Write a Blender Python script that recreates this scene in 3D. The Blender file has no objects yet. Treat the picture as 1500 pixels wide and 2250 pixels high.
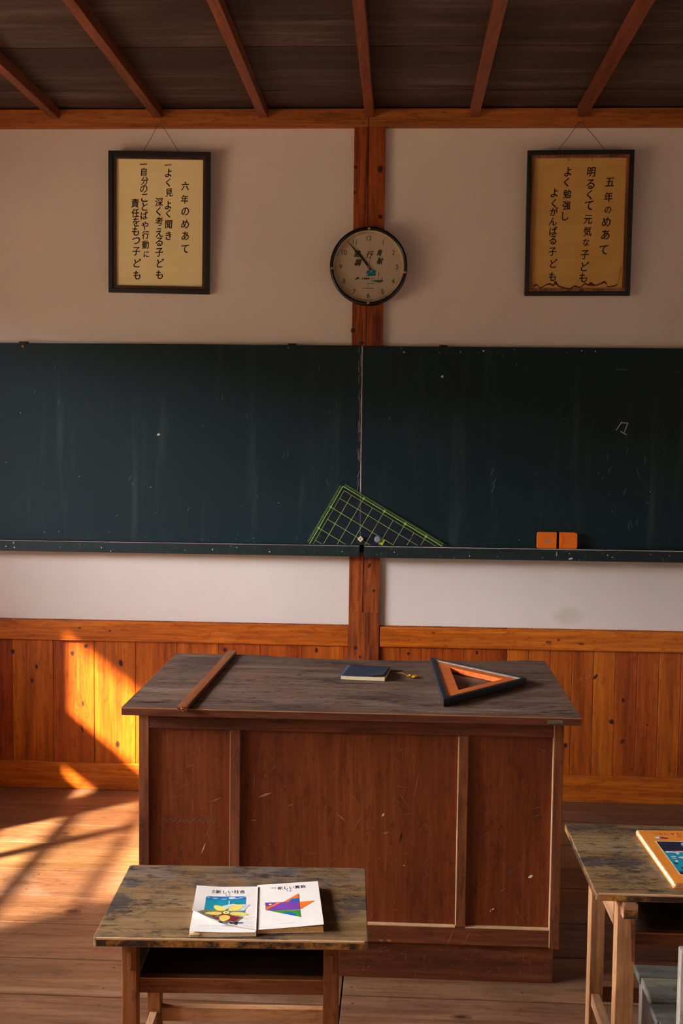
import bpy, bmesh, math, random
from mathutils import Vector, Matrix, Euler
random.seed(7)
SC = bpy.context.scene
COL = SC.collection
PI = math.pi

# ------------------------------------------------------------------ materials
def lin(c):
    c /= 255.0
    return c / 12.92 if c <= 0.04045 else ((c + 0.055) / 1.055) ** 2.4
def rgb(r, g, b): return (lin(r), lin(g), lin(b), 1.0)

class NT:
    def __init__(s, name):
        s.m = bpy.data.materials.new(name); s.m.use_nodes = True
        s.t = s.m.node_tree; s.t.nodes.clear()
        s.out = s.n('ShaderNodeOutputMaterial')
    def n(s, typ, ins=None, **kw):
        nd = s.t.nodes.new(typ)
        for k, v in kw.items(): setattr(nd, k, v)
        for k, v in (ins or {}).items(): s.set(nd, k, v)
        return nd
    def set(s, nd, k, v):
        sock = nd.inputs[k]
        if isinstance(v, bpy.types.NodeSocket): s.t.links.new(v, sock)
        else: sock.default_value = v
    def math(s, op, a, b=0.0, c=0.0, clamp=False):
        nd = s.n('ShaderNodeMath', {0: a, 1: b, 2: c}, operation=op, use_clamp=clamp); return nd.outputs[0]
    def mix(s, f, a, b, blend='MIX'):
        nd = s.n('ShaderNodeMix', data_type='RGBA', blend_type=blend)
        s.set(nd, 0, f); s.set(nd, 6, a); s.set(nd, 7, b); return nd.outputs[2]
    def ramp(s, f, stops, interp='LINEAR'):
        nd = s.n('ShaderNodeValToRGB', {0: f}); cr = nd.color_ramp; cr.interpolation = interp
        while len(cr.elements) < len(stops): cr.elements.new(0.5)
        for e, (p, c) in zip(cr.elements, stops):
            e.position = p; e.color = c if len(c) == 4 else (*c, 1)
        return nd.outputs[0]
    def step(s, f, a, b):
        nd = s.n('ShaderNodeMapRange', {0: f, 1: a, 2: b, 3: 0.0, 4: 1.0}, interpolation_type='SMOOTHSTEP'); return nd.outputs[0]
    def noise(s, v, scale, detail=4.0, rough=0.55, dist=0.0):
        return s.n('ShaderNodeTexNoise', {'Vector': v, 'Scale': scale, 'Detail': detail, 'Roughness': rough, 'Distortion': dist}).outputs[0]
    def scaled(s, v, sx, sy, sz):
        return s.n('ShaderNodeVectorMath', {0: v, 1: (sx, sy, sz)}, operation='MULTIPLY').outputs[0]
    def finish(s, base, rough=0.6, spec=0.4, bump=None, bstr=0.2, bdist=0.002, **kw):
        p = s.n('ShaderNodeBsdfPrincipled', {'Base Color': base, 'Roughness': rough, 'Specular IOR Level': spec})
        for k, v in kw.items(): s.set(p, k, v)
        if bump is not None:
            b = s.n('ShaderNodeBump', {'Strength': bstr, 'Distance': bdist, 'Height': bump})
            s.t.links.new(b.outputs[0], p.inputs['Normal'])
        s.t.links.new(p.outputs[0], s.out.inputs[0])
        return s.m

def wood(name, dark, mid, light, axis='X', rough=0.55, spec=0.3, island=0.25, ring=0.30, across=9.0,
         stain=None, stain_amt=0.0, stain_scale=5.0, pale=None, pale_amt=0.0, bstr=0.25, hue=0.0, stain_edge=(0.47, 0.66), siso=False, wear=0.16, contrast=1.0):
    N = NT(name)
    tc = N.n('ShaderNodeTexCoord'); oi = N.n('ShaderNodeObjectInfo'); ge = N.n('ShaderNodeNewGeometry')
    isl = ge.outputs['Random Per Island']
    off = N.n('ShaderNodeCombineXYZ', {0: N.math('MULTIPLY', oi.outputs['Random'], 31.0), 1: N.math('MULTIPLY', isl, 47.0), 2: N.math('MULTIPLY', isl, 23.0)})
    v = N.n('ShaderNodeVectorMath', {0: tc.outputs['Object'], 1: off.outputs[0]}, operation='ADD').outputs[0]
    s = [across] * 3; s['XYZ'.index(axis)] = 0.75
    vs = N.scaled(v, *s)
    n1 = N.noise(vs, 1.1, 5.0, 0.6, 0.35)
    s2 = [70.0] * 3; s2['XYZ'.index(axis)] = 3.0
    n2 = N.noise(N.scaled(v, *s2), 1.6, 3.0, 0.6)
    rg = N.math('SINE', N.math('MULTIPLY', n1, 75.0))
    s3 = [30.0] * 3; s3['XYZ'.index(axis)] = 1.6
    n3 = N.noise(N.scaled(v, *s3), 1.3, 5.0, 0.7, 0.2)
    val = N.math('ADD', N.math('ADD', N.math('MULTIPLY', n1, 0.42), N.math('MULTIPLY', n2, 0.26)), N.math('MULTIPLY', n3, 0.32))
    val = N.math('ADD', val, N.math('MULTIPLY', rg, 0.10 * ring))
    col = N.ramp(val, [(0.50-0.13/contrast, dark), (0.50, mid), (0.50+0.13/contrast, light)])
    if island:
        hs = N.n('ShaderNodeHueSaturation', {'Hue': N.math('ADD', 0.5, N.math('MULTIPLY', N.math('SUBTRACT', isl, 0.5), hue)), 'Saturation': 1.0,
             'Value': N.math('ADD', 1.0, N.math('MULTIPLY', N.math('SUBTRACT', isl, 0.5), island * 2)), 'Color': col})
        col = hs.outputs[0]
    if stain is not None:
        ss = [stain_scale * 1.6] * 3; ss['XYZ'.index(axis)] = stain_scale * (1.3 if siso else 0.7)
        d = N.noise(N.scaled(v, *ss), 1.0, 10.0, 0.76 if siso else 0.68, 0.15 if siso else 0.4)
        col = N.mix(N.math('MULTIPLY', N.step(d, *stain_edge), stain_amt), col, stain)
    if pale is not None:
        d2 = N.noise(N.n('ShaderNodeVectorMath', {0: N.scaled(v, 3.0, 3.0, 3.0), 1: (5, 9, 3)}, operation='ADD').outputs[0], 1.0, 7.0, 0.7, 0.3)
        col = N.mix(N.math('MULTIPLY', N.step(d2, 0.5, 0.72), pale_amt), col, pale)
    if wear:
        sw = [1.0] * 3; sw['XYZ'.index(axis)] = 0.35
        w1 = N.noise(N.scaled(v, *sw), 85.0, 5.0, 0.7); w2 = N.noise(N.scaled(v, *sw), 26.0, 6.0, 0.75)
        col = N.mix(N.math('MULTIPLY', N.step(N.math('MULTIPLY', w1, w2), 0.27, 0.36), wear * 2.2), col, dark, 'MULTIPLY')
        col = N.mix(N.math('MULTIPLY', N.step(N.math('SUBTRACT', 1.0, w1), 0.56, 0.70), wear), col, light)
    r = N.math('ADD', rough - 0.08, N.math('MULTIPLY', n2, 0.16))
    return N.finish(col, r, spec, n2, bstr, 0.0015)

def plain(name, c, rough=0.6, spec=0.4, var=0.12, scale=30.0, **kw):
    N = NT(name); tc = N.n('ShaderNodeTexCoord')
    n = N.noise(tc.outputs['Object'], scale, 4.0, 0.6)
    a = tuple(x * (1 - var) for x in c[:3]) + (1,); b = tuple(min(1, x * (1 + var)) for x in c[:3]) + (1,)
    return N.finish(N.ramp(n, [(0.35, a), (0.65, b)]), rough, spec, n, 0.06, 0.001, **kw)

M = {}
M['post'] = wood('post_wood', rgb(84, 32, 7), rgb(133, 58, 14), rgb(165, 81, 23), 'Z', 0.48, 0.35, 0.08, contrast=1.4)
M['beam'] = wood('beam_wood', rgb(124, 66, 24), rgb(168, 94, 38), rgb(190, 114, 52), 'X', 0.55, 0.3, 0.05)
M['rail'] = wood('rail_wood', rgb(144, 64, 8), rgb(187, 92, 13), rgb(215, 121, 23), 'X', 0.42, 0.4, 0.06, ring=0.3)
M['panelling'] = wood('panelling_wood', rgb(126, 52, 6), rgb(163, 72, 9), rgb(187, 93, 14), 'Z', 0.42, 0.4, 0.18, hue=0.012, ring=0.15, contrast=1.2)
M['knot_in'] = plain('knot_dark', rgb(52, 22, 10), 0.5)
M['knot_out'] = plain('knot_halo', rgb(140, 60, 12), 0.45)
M['knot_soft'] = plain('knot_soft', rgb(128, 54, 12), 0.45)
M['ceiling'] = wood('ceiling_wood', rgb(44, 33, 32), rgb(70, 50, 46), rgb(104, 84, 76), 'X', 0.6, 0.25, 0.16, across=6.0, ring=0.1, hue=0.02)
M['batten'] = wood('batten_wood', rgb(92, 44, 26), rgb(128, 66, 40), rgb(150, 84, 54), 'Y', 0.5, 0.3, 0.05)
M['floor'] = wood('floor_wood', rgb(90, 59, 37), rgb(126, 86, 56), rgb(152, 111, 78), 'X', 0.46, 0.32, 0.2, across=8.0, ring=0.25,
                  stain=rgb(78, 52, 40), stain_amt=0.35, stain_scale=2.4, pale=rgb(186, 158, 136), pale_amt=0.22, hue=0.02, contrast=0.95, wear=.14, bstr=.12)
M['earth'] = plain('bare_earth', rgb(112, 96, 76), 0.95, 0.1)
M['skyblock'] = plain('sky_blocker_green', rgb(48, 54, 34), 0.95, 0.1, 0.4, 3)
M['floor_knot'] = plain('floor_knot', rgb(104, 70, 44), 0.5)
M['floor_knot_in'] = plain('floor_knot_in', rgb(66, 42, 28), 0.5)
M['gap'] = plain('floor_gap_dark', rgb(26, 18, 14), 0.9)
M['dustline'] = plain('floor_gap_dust', rgb(150, 120, 98), 0.9)
M['nailhead'] = plain('old_nail_iron', rgb(48, 40, 36), 0.5)
M['desk'] = wood('teacher_desk_wood', rgb(74, 35, 18), rgb(107, 54, 27), rgb(136, 77, 41), 'X', 0.5, 0.3, 0.05, ring=0.2, stain=rgb(60, 30, 18), stain_amt=0.5, stain_scale=5)
M['deskv'] = wood('teacher_desk_wood_upright', rgb(80, 40, 20), rgb(118, 63, 33), rgb(147, 86, 48), 'Z', 0.5, 0.3, 0.05, ring=0.2, stain=rgb(62, 32, 20), stain_amt=0.5, stain_scale=7)
M['deskpanel'] = wood('teacher_desk_panel', rgb(88, 36, 12), rgb(113, 50, 18), rgb(136, 68, 26), 'Z', 0.42, 0.35, 0.06, across=5.0, ring=0.12)
M['desktop'] = wood('teacher_desk_top', rgb(78, 54, 40), rgb(114, 85, 66), rgb(144, 115, 94), 'X', 0.55, 0.28, 0.0, ring=0.15,
                    stain=rgb(58, 42, 38), stain_amt=0.6, stain_scale=3.2, pale=rgb(134, 92, 66), pale_amt=0.6, wear=.35, contrast=1.15)
M['bare'] = plain('bare_worn_edge', rgb(204, 160, 112), 0.65, 0.2)
M['scratch'] = plain('scratch_pale', rgb(166, 110, 68), 0.7, 0.2)
M['scratchdark'] = plain('scratch_dark', rgb(52, 24, 14), 0.7, 0.2)
M['sdtop'] = wood('pupil_desk_top', rgb(88, 61, 31), rgb(121, 89, 52), rgb(148, 118, 78), 'X', 0.5, 0.32, 0.0, ring=0.2, across=7,
                  stain=rgb(56, 50, 48), stain_amt=0.85, stain_scale=5.0, pale=rgb(140, 136, 134), pale_amt=0.30, stain_edge=(0.47, 0.60), siso=True, wear=.35)
M['sdedge'] = wood('pupil_desk_edge', rgb(90, 56, 22), rgb(160, 104, 44), rgb(196, 140, 70), 'Y', 0.6, 0.2, 0.0, stain=rgb(40, 28, 22), stain_amt=0.95, stain_scale=9, stain_edge=(0.42, 0.56))
M['sdleg'] = wood('pupil_desk_leg_wood', rgb(102, 53, 22), rgb(136, 78, 36), rgb(164, 103, 53), 'Z', 0.55, 0.25, 0.1, ring=0.2, stain=rgb(98, 50, 26), stain_amt=0.5, stain_scale=8, contrast=1.3)
M['sdrail'] = wood('pupil_desk_rail_wood', rgb(83, 42, 20), rgb(121, 67, 33), rgb(150, 90, 49), 'X', 0.55, 0.25, 0.1, ring=0.2, stain=rgb(70, 36, 20), stain_amt=0.6, stain_scale=8)
M['sdpale'] = wood('pupil_desk_pale_wood', rgb(150, 96, 54), rgb(186, 128, 80), rgb(210, 156, 104), 'X', 0.6, 0.25, 0.1, ring=0.2, stain=rgb(120, 74, 40), stain_amt=0.5, stain_scale=9)
M['sdside'] = wood('pupil_desk_side_wood', rgb(122, 80, 50), rgb(158, 110, 74), rgb(186, 138, 98), 'Y', 0.6, 0.25, 0.1, ring=0.2)
M['sdleg2'] = wood('pupil_desk_leg_faded', rgb(132, 86, 52), rgb(172, 120, 76), rgb(200, 150, 100), 'Z', 0.6, 0.22, 0.1, ring=0.2, stain=rgb(126, 78, 50), stain_amt=0.5, stain_scale=8)
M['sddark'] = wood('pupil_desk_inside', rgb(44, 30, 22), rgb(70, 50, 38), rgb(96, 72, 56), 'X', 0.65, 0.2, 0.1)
M['chair'] = wood('chair_grey_wood', rgb(58, 54, 48), rgb(90, 84, 74), rgb(118, 110, 96), 'X', 0.65, 0.22, 0.15, stain=rgb(70, 60, 52), stain_amt=0.6, stain_scale=9, pale=rgb(196, 176, 130), pale_amt=0.3)
M['chairv'] = wood('chair_grey_wood_upright', rgb(98, 86, 74), rgb(132, 118, 102), rgb(158, 144, 124), 'Z', 0.65, 0.22, 0.1)
M['stick'] = wood('pointer_stick_wood', rgb(117, 54, 22), rgb(152, 78, 34), rgb(173, 96, 47), 'Y', 0.4, 0.4, 0.0, ring=0.1)
M['tri'] = wood('set_square_wood', rgb(196, 84, 18), rgb(224, 108, 28), rgb(238, 128, 40), 'X', 0.4, 0.4, 0.0, ring=0.1)
M['black'] = plain('black_edging', rgb(30, 32, 36), 0.45, 0.4)
M['framewood'] = wood('picture_frame_black', rgb(20, 18, 18), rgb(30, 26, 25), rgb(44, 36, 33), 'Z', 0.4, 0.4, 0.0)
M['framebrown'] = wood('picture_frame_brown', rgb(46, 24, 18), rgb(66, 36, 26), rgb(84, 48, 34), 'Z', 0.35, 0.45, 0.0)
M['framegold'] = wood('picture_frame_gilt', rgb(60, 28, 12), rgb(136, 78, 36), rgb(190, 120, 62), 'Z', 0.35, 0.5, 0.0, across=30)
M['ink'] = plain('sumi_ink', rgb(34, 30, 30), 0.8, 0.2)
M['stainbrown'] = plain('water_stain', rgb(92, 44, 26), 0.8, 0.2)
M['cord'] = plain('hanging_cord', rgb(96, 82, 70), 0.8)
M['iron'] = plain('dark_iron', rgb(40, 34, 30), 0.5, 0.4, Metallic=0.5)
M['brass'] = plain('brass', rgb(214, 168, 92), 0.35, 0.5, Metallic=0.7)
M['clockrim'] = plain('clock_black_rim', rgb(22, 18, 18), 0.25, 0.5)
M['clockring'] = plain('clock_inner_ring', rgb(186, 168, 128), 0.4, 0.4)
M['clockface'] = plain('clock_face', rgb(206, 182, 154), 0.6, 0.3, 0.03)
M['numeral'] = plain('clock_numeral_green', rgb(30, 104, 66), 0.6)
M['handblk'] = plain('clock_hand_dark', rgb(34, 42, 40), 0.35, 0.5)
M['red'] = plain('clock_red', rgb(176, 62, 40), 0.5)
M['teal'] = plain('teal_print', rgb(14, 138, 158), 0.6)
M['greenprint'] = plain('green_print', rgb(16, 106, 70), 0.6)
M['greyprint'] = plain('grey_print', rgb(118, 104, 92), 0.7)
M['acline'] = plain('lime_line', rgb(142, 176, 62), 0.5)
M['magnet'] = plain('grey_magnet', rgb(136, 130, 138), 0.4, 0.4)
M['lime'] = plain('lime_plastic', rgb(182, 206, 66), 0.5)
M['cream'] = plain('cream_plastic', rgb(222, 210, 178), 0.5)
M['orange'] = plain('orange_plastic', rgb(240, 112, 14), 0.38, 0.4, 0.04)
M['chalk'] = plain('chalk_white', rgb(206, 206, 194), 0.95, 0.1)
M['chalkdim'] = plain('chalk_dust', rgb(86, 104, 98), 0.95, 0.1)
M['chalkpale'] = plain('chalky_seam', rgb(186, 168, 160), 0.95, 0.1, 0.3, 24)
M['chalkpink'] = plain('chalk_pink', rgb(160, 134, 136), 0.95, 0.1)
M['paperw'] = plain('book_cover_white', rgb(236, 221, 202), 0.45, 0.35, 0.02)
M['pages'] = plain('book_pages', rgb(226, 196, 150), 0.8, 0.2, 0.1, 300)
M['pagesorange'] = plain('book_pages_aged', rgb(214, 160, 88), 0.8, 0.2, 0.12, 300)
M['pagewhite'] = plain('book_page_white', rgb(238, 224, 206), 0.6, 0.3, 0.02)
M['bookink'] = plain('book_title_ink', rgb(38, 36, 44), 0.6)
M['bookblue'] = plain('book_small_blue', rgb(50, 116, 176), 0.6)
M['sea'] = plain('print_sea', rgb(10, 136, 150), 0.5)
M['skyb'] = plain('print_sky', rgb(16, 104, 160), 0.5)
M['cloud'] = plain('print_cloud', rgb(214, 222, 214), 0.5)
M['yellow'] = plain('print_yellow', rgb(250, 214, 92), 0.5)
M['olive'] = plain('print_olive', rgb(132, 124, 92), 0.5, var=0.4, scale=160)
M['maroon'] = plain('print_maroon', rgb(140, 36, 50), 0.5)
M['paleblue'] = plain('print_pale_grey', rgb(206, 204, 198), 0.5)
M['purple'] = plain('print_purple', rgb(120, 58, 144), 0.5)
M['porange'] = plain('print_orange', rgb(242, 112, 24), 0.5)
M['pgreen'] = plain('print_green', rgb(54, 140, 44), 0.5)
M['pblue'] = plain('print_blue', rgb(24, 92, 172), 0.5)
M['notebook'] = plain('notebook_navy', rgb(44, 54, 68), 0.5, 0.35, 0.15, 60)
M['leaf'] = plain('leaf_yellow', rgb(236, 186, 22), 0.55, 0.3)
M['leafstem'] = plain('leaf_stem', rgb(150, 110, 60), 0.6)
M['bookorange'] = plain('picture_book_orange', rgb(240, 142, 46), 0.35, 0.4, 0.03)
M['bookspine'] = plain('picture_book_spine', rgb(244, 206, 162), 0.5)
M['night'] = plain('print_night', rgb(30, 34, 52), 0.4)
M['moon'] = plain('print_moon', rgb(120, 180, 200), 0.4, var=0.4, scale=200)
M['pinkred'] = plain('print_pink_red', rgb(206, 66, 70), 0.5)
M['darkgreen'] = plain('print_dark_green', rgb(24, 84, 44), 0.5)

def m_plaster():
    N = NT('plaster'); tc = N.n('ShaderNodeTexCoord')
    a = N.noise(tc.outputs['Object'], 1.6, 5.0, 0.6); b = N.noise(tc.outputs['Object'], 160.0, 3.0, 0.6)
    col = N.ramp(a, [(0.3, rgb(222, 204, 188)), (0.7, rgb(232, 215, 200))])
    # greenish stain at the right, above the dado rail
    sx = N.n('ShaderNodeSeparateXYZ', {0: tc.outputs['Object']})
    dx = N.math('DIVIDE', N.math('SUBTRACT', sx.outputs[0], 0.70), 0.075); dz = N.math('DIVIDE', N.math('SUBTRACT', sx.outputs[2], 0.765), 0.045)
    r = N.math('ADD', N.math('MULTIPLY', dx, dx), N.math('MULTIPLY', dz, dz))
    st = N.math('MULTIPLY', N.math('SUBTRACT', 1.0, N.step(N.math('ADD', r, N.noise(tc.outputs['Object'], 18.0, 4.0)), 0.5, 1.6)), 0.30)
    col = N.mix(st, col, rgb(170, 160, 112))
    return N.finish(col, 0.9, 0.15, b, 0.12, 0.002)
M['plaster'] = m_plaster()

def m_board():
    N = NT('chalkboard_green'); tc = N.n('ShaderNodeTexCoord'); v = tc.outputs['Object']
    a = N.noise(N.scaled(v, 1.0, 1.0, 1.6), 1.8, 6.0, 0.6, 0.4)
    sm = N.noise(N.scaled(v, 14.0, 1.0, 1.2), 1.0, 5.0, 0.6, 0.3)
    f = N.noise(v, 300.0, 2.0, 0.6)
    col = N.ramp(a, [(0.3, rgb(6, 29, 32)), (0.7, rgb(10, 36, 39))])
    col = N.mix(N.math('MULTIPLY', N.step(sm, 0.52, 0.8), 0.10), col, rgb(120, 136, 130))
    return N.finish(col, N.math('ADD', 0.50, N.math('MULTIPLY', a, 0.2)), 0.3, f, 0.05, 0.001)
M['board'] = m_board()
M['tray'] = plain('chalk_tray_green', rgb(20, 36, 33), 0.55, 0.35, 0.3, 40)

def m_paper(name, lo, hi):
    N = NT(name); tc = N.n('ShaderNodeTexCoord'); v = tc.outputs['Object']
    a = N.noise(v, 5.0, 6.0, 0.6, 0.3); b = N.noise(N.scaled(v, 2.0, 1.0, 30.0), 1.0, 4.0, 0.6)
    col = N.ramp(N.math('ADD', N.math('MULTIPLY', a, 0.6), N.math('MULTIPLY', b, 0.4)), [(0.35, lo), (0.65, hi)])
    return N.finish(col, 0.7, 0.2, b, 0.1, 0.001)
M['paperL'] = m_paper('aged_paper', rgb(248, 220, 156), rgb(252, 230, 170))
M['paperR'] = m_paper('aged_paper_brown', rgb(206, 154, 80), rgb(222, 172, 96))

def m_acrylic():
    N = NT('clear_acrylic')
    t = N.n('ShaderNodeBsdfTransparent', {'Color': (0.84, 0.84, 0.88, 1)})
    p = N.n('ShaderNodeBsdfPrincipled', {'Base Color': rgb(60, 62, 74), 'Roughness': 0.25})
    m = N.n('ShaderNodeMixShader', {0: 0.25, 1: t.outputs[0], 2: p.outputs[0]})
    N.t.links.new(m.outputs[0], N.out.inputs[0]); return N.m
M['acrylic'] = m_acrylic()
def m_frosted():
    N = NT('added_frosted_pane'); t = N.n('ShaderNodeBsdfTranslucent', {'Color': (.72, .72, .70, 1)}); N.t.links.new(t.outputs[0], N.out.inputs[0]); return N.m
M['frosted'] = m_frosted()
def m_glass():
    N = NT('clock_glass')
    t = N.n('ShaderNodeBsdfTransparent', {'Color': (0.97, 0.97, 0.96, 1)})
    p = N.n('ShaderNodeBsdfGlossy', {'Color': (1, 1, 1, 1), 'Roughness': 0.05})
    m = N.n('ShaderNodeMixShader', {0: 0.03, 1: t.outputs[0], 2: p.outputs[0]})
    N.t.links.new(m.outputs[0], N.out.inputs[0]); return N.m
M['glass'] = m_glass()

# ------------------------------------------------------------------ mesh building
class MB:
    def __init__(s, *mats): s.bm = bmesh.new(); s.mats = [M[m] for m in mats]; s.keys = list(mats)
    def mi(s, k):
        if isinstance(k, int): return k
        if k not in s.keys: s.keys.append(k); s.mats.append(M[k])
        return s.keys.index(k)
    def merge(s, b, mat, smooth=False, fix=True):
        if fix: bmesh.ops.recalc_face_normals(b, faces=b.faces[:])
        i = s.mi(mat)
        for f in b.faces: f.material_index = i; f.smooth = smooth
        me = bpy.data.meshes.new('t'); b.to_mesh(me); b.free(); s.bm.from_mesh(me); bpy.data.meshes.remove(me)
    def box(s, x0, x1, y0, y1, z0, z1, mat=0, bev=0.0, rot=None, seg=2):
        b = bmesh.new()
        bmesh.ops.create_cube(b, size=1.0, matrix=Matrix.Translation(((x0+x1)/2, (y0+y1)/2, (z0+z1)/2)) @ Matrix.Diagonal((abs(x1-x0), abs(y1-y0), abs(z1-z0), 1)))
        if bev: bmesh.ops.bevel(b, geom=b.edges[:], offset=bev, segments=seg, affect='EDGES', profile=0.6)
        if rot is not None: b.transform(rot)
        s.merge(b, mat)
    def prism(s, pts, d, mat=0, bev=0.0, smooth=False):
        """polygon of 3D points swept by the vector d"""
        b = bmesh.new(); d = Vector(d)
        v0 = [b.verts.new(Vector(p)) for p in pts]; v1 = [b.verts.new(Vector(p) + d) for p in pts]
        b.faces.new(v0); b.faces.new(v1[::-1]); n = len(pts)
        for i in range(n): b.faces.new((v0[i], v0[(i+1) % n], v1[(i+1) % n], v1[i]))
        if bev: bmesh.ops.bevel(b, geom=b.edges[:], offset=bev, segments=2, affect='EDGES', profile=0.6)
        s.merge(b, mat, smooth)
    def poly(s, pts, mat=0):
        b = bmesh.new(); b.faces.new([b.verts.new(Vector(p)) for p in pts]); s.merge(b, mat, fix=False)
    def tube(s, pts, r, mat=0, n=8):
        b = bmesh.new(); rings = []
        P = [Vector(p) for p in pts]
        for i, p in enumerate(P):
            t = (P[min(i+1, len(P)-1)] - P[max(i-1, 0)]).normalized()
            a = t.orthogonal().normalized(); c = t.cross(a)
            rr = r[i] if isinstance(r, (list, tuple)) else r
            if i and rings:
                a0 = rings[-1][0].co - P[i-1]; a = (a0 - t * a0.dot(t)).normalized(); c = t.cross(a)
            rings.append([b.verts.new(p + (a * math.cos(2*PI*k/n) + c * math.sin(2*PI*k/n)) * rr) for k in range(n)])
        for A, B in zip(rings, rings[1:]):
            for k in range(n): b.faces.new((A[k], A[(k+1) % n], B[(k+1) % n], B[k]))
        b.faces.new(rings[0][::-1]); b.faces.new(rings[-1]); s.merge(b, mat, True)
    def lathe(s, prof, c, mat=0, n=72, smooth=True):
        """profile of (radius, y) turned round the Y axis through c"""
        b = bmesh.new(); rings = []
        for (r, y) in prof:
            rings.append([b.verts.new(Vector((c[0] + r*math.cos(2*PI*k/n), c[1] + y, c[2] + r*math.sin(2*PI*k/n)))) for k in range(n)])
        for A, B in zip(rings, rings[1:]):
            for k in range(n): b.faces.new((A[k], A[(k+1) % n], B[(k+1) % n], B[k]))
        if prof[0] != prof[-1]:
            b.faces.new(rings[0][::-1]); b.faces.new(rings[-1])
        s.merge(b, mat, smooth)
    def disc(s, c, rx, rz, mat=0, n=14, ang=0.0, jit=0.0, y=True):
        """flat ellipse facing -Y (y=True) or +Z"""
        pts = []
        for k in range(n):
            a = 2*PI*k/n; q = 1 + random.uniform(-jit, jit); u, w = rx*q*math.cos(a), rz*q*math.sin(a)
            u, w = u*math.cos(ang) - w*math.sin(ang), u*math.sin(ang) + w*math.cos(ang)
            pts.append((c[0]+u, c[1], c[2]+w) if y else (c[0]+u, c[1]+w, c[2]))
        s.poly(pts, mat)
    def add_mesh(s, me, mat, mtx):
        b = bmesh.new(); b.from_mesh(me); b.transform(mtx); s.merge(b, mat, fix=False)
    def build(s, name, parent=None, loc=None):
        me = bpy.data.meshes.new(name); s.bm.to_mesh(me); s.bm.free()
        for m in s.mats: me.materials.append(m)
        o = bpy.data.objects.new(name, me); COL.objects.link(o)
        if loc is not None: o.location = loc
        if parent is not None: o.parent = parent
        return o

def tag(o, label, cat, group=None):
    o['label'] = label; o['category'] = cat
    if group: o['group'] = group
    return o
def thing(name, label, cat, loc=(0, 0, 0), rz=0.0, rx=0.0, ry=0.0, group=None):
    o = bpy.data.objects.new(name, None); COL.objects.link(o); o.empty_display_size = 0.05
    o.location = loc; o.rotation_euler = (rx, ry, rz); return tag(o, label, cat, group)
def struct(o): o['kind'] = 'structure'; return o

_tc = {}
def glyph(ch, bold=0.0, res=3):
    k = (ch, bold)
    if k not in _tc:
        cu = bpy.data.curves.new('t', 'FONT'); cu.body = ch; cu.size = 1.0; cu.offset = bold; cu.resolution_u = res
        ob = bpy.data.objects.new('t', cu); COL.objects.link(ob); bpy.context.view_layer.update()
        me = bpy.data.meshes.new_from_object(ob.evaluated_get(bpy.context.evaluated_depsgraph_get()))
        bpy.data.objects.remove(ob); bpy.data.curves.remove(cu)
        xs = [v.co.x for v in me.vertices]; ys = [v.co.y for v in me.vertices]
        _tc[k] = (me, min(xs), max(xs), min(ys), max(ys))
    return _tc[k]
def put_glyph(mb, ch, mat, mtx, size, bold=0.0, sx=1.0, fit=None, rot=0.0, shear=0.0):
    """glyph centred on the origin of mtx, in its XY plane; bold strokes by overlaying shifted copies"""
    me, x0, x1, y0, y1 = glyph(ch, 0.0)
    s = size if fit is None else fit / max(x1-x0, y1-y0)
    S = Matrix(((s*sx, s*shear, 0, 0), (0, s, 0, 0), (0, 0, 1, 0), (0, 0, 0, 1)))
    for k, (ox, oy) in enumerate(((0, 0), (bold, bold*.6), (-bold, -bold*.4), (bold*.3, -bold*.8)) if bold else ((0, 0),)):
        mb.add_mesh(me, mat, mtx @ Matrix.Translation((0, 0, k*.00004)) @ Matrix.Rotation(rot, 4, 'Z') @ S @ Matrix.Translation((ox-(x0+x1)/2, oy-(y0+y1)/2, 0)))
def put_line(mb, txt, mat, mtx, size, bold=0.0, sx=1.0):
    me, x0, x1, y0, y1 = glyph(txt, bold)
    S = Matrix.Diagonal((size*sx, size, 1, 1))
    mb.add_mesh(me, mat, mtx @ S @ Matrix.Translation((-(x0+x1)/2, -(y0+y1)/2, 0)))
WALLROT = Matrix.Rotation(PI/2, 4, 'X')      # text plane XY -> XZ, facing -Y

# ------------------------------------------------------------------ the room
XL, XR, YB, ZC = -2.6, 2.7, -9.0, 2.80
# floor of long boards along X, butted at x = -0.133
mb = MB('floor', 'gap', 'dustline', 'nailhead')
def floor_side(xa, xb, seams):
    for a, b in zip(seams, seams[1:]):
        mb.box(xa, xb, b + random.uniform(.0022, .0042), a - random.uniform(.0020, .0040), -0.02, 0.0, 'floor', 0.0012, seg=1)
        for q in range(int((xb - xa) / 0.45)):
            x = xa + 0.04 + q * 0.45 + random.uniform(-0.02, 0.02)
            for y in (a - 0.045, b + 0.045):
                if random.random() < 0.8: mb.disc((x, y, 0.0004), 0.0045, 0.0032, 'nailhead', 8, y=False)
sl = [0.0, -0.239, -0.459, -0.653, -0.904, -1.12, -1.325, -1.553, -1.762, -1.96]
while sl[-1] > YB: sl.append(sl[-1] - 0.215)
sr = [0.0, -0.27, -0.522, -0.762, -0.932, -1.207, -1.44, -1.705, -1.93]
while sr[-1] > YB: sr.append(sr[-1] - 0.225)
floor_side(XL, -0.1355, sl); floor_side(-0.1315, XR, sr)
mb.box(XL, XR, YB, 0, -0.06, -0.018, 'gap')
# knots on the boards
for (x, y, rx, ry) in [(-1.00, -1.235, 0.030, 0.022), (-1.225, -0.555, 0.026, 0.016), (-1.21, -0.585, 0.03, 0.012), (0.18, -1.80, 0.028, 0.014)]:
    mb.disc((x, y, 0.0005), rx, ry, 'floor_knot', 18, jit=0.12, y=False)
    mb.disc((x, y, 0.0009), rx*0.5, ry*0.5, 'floor_knot_in', 14, jit=0.2, y=False)
struct(mb.build('floor'))

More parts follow.
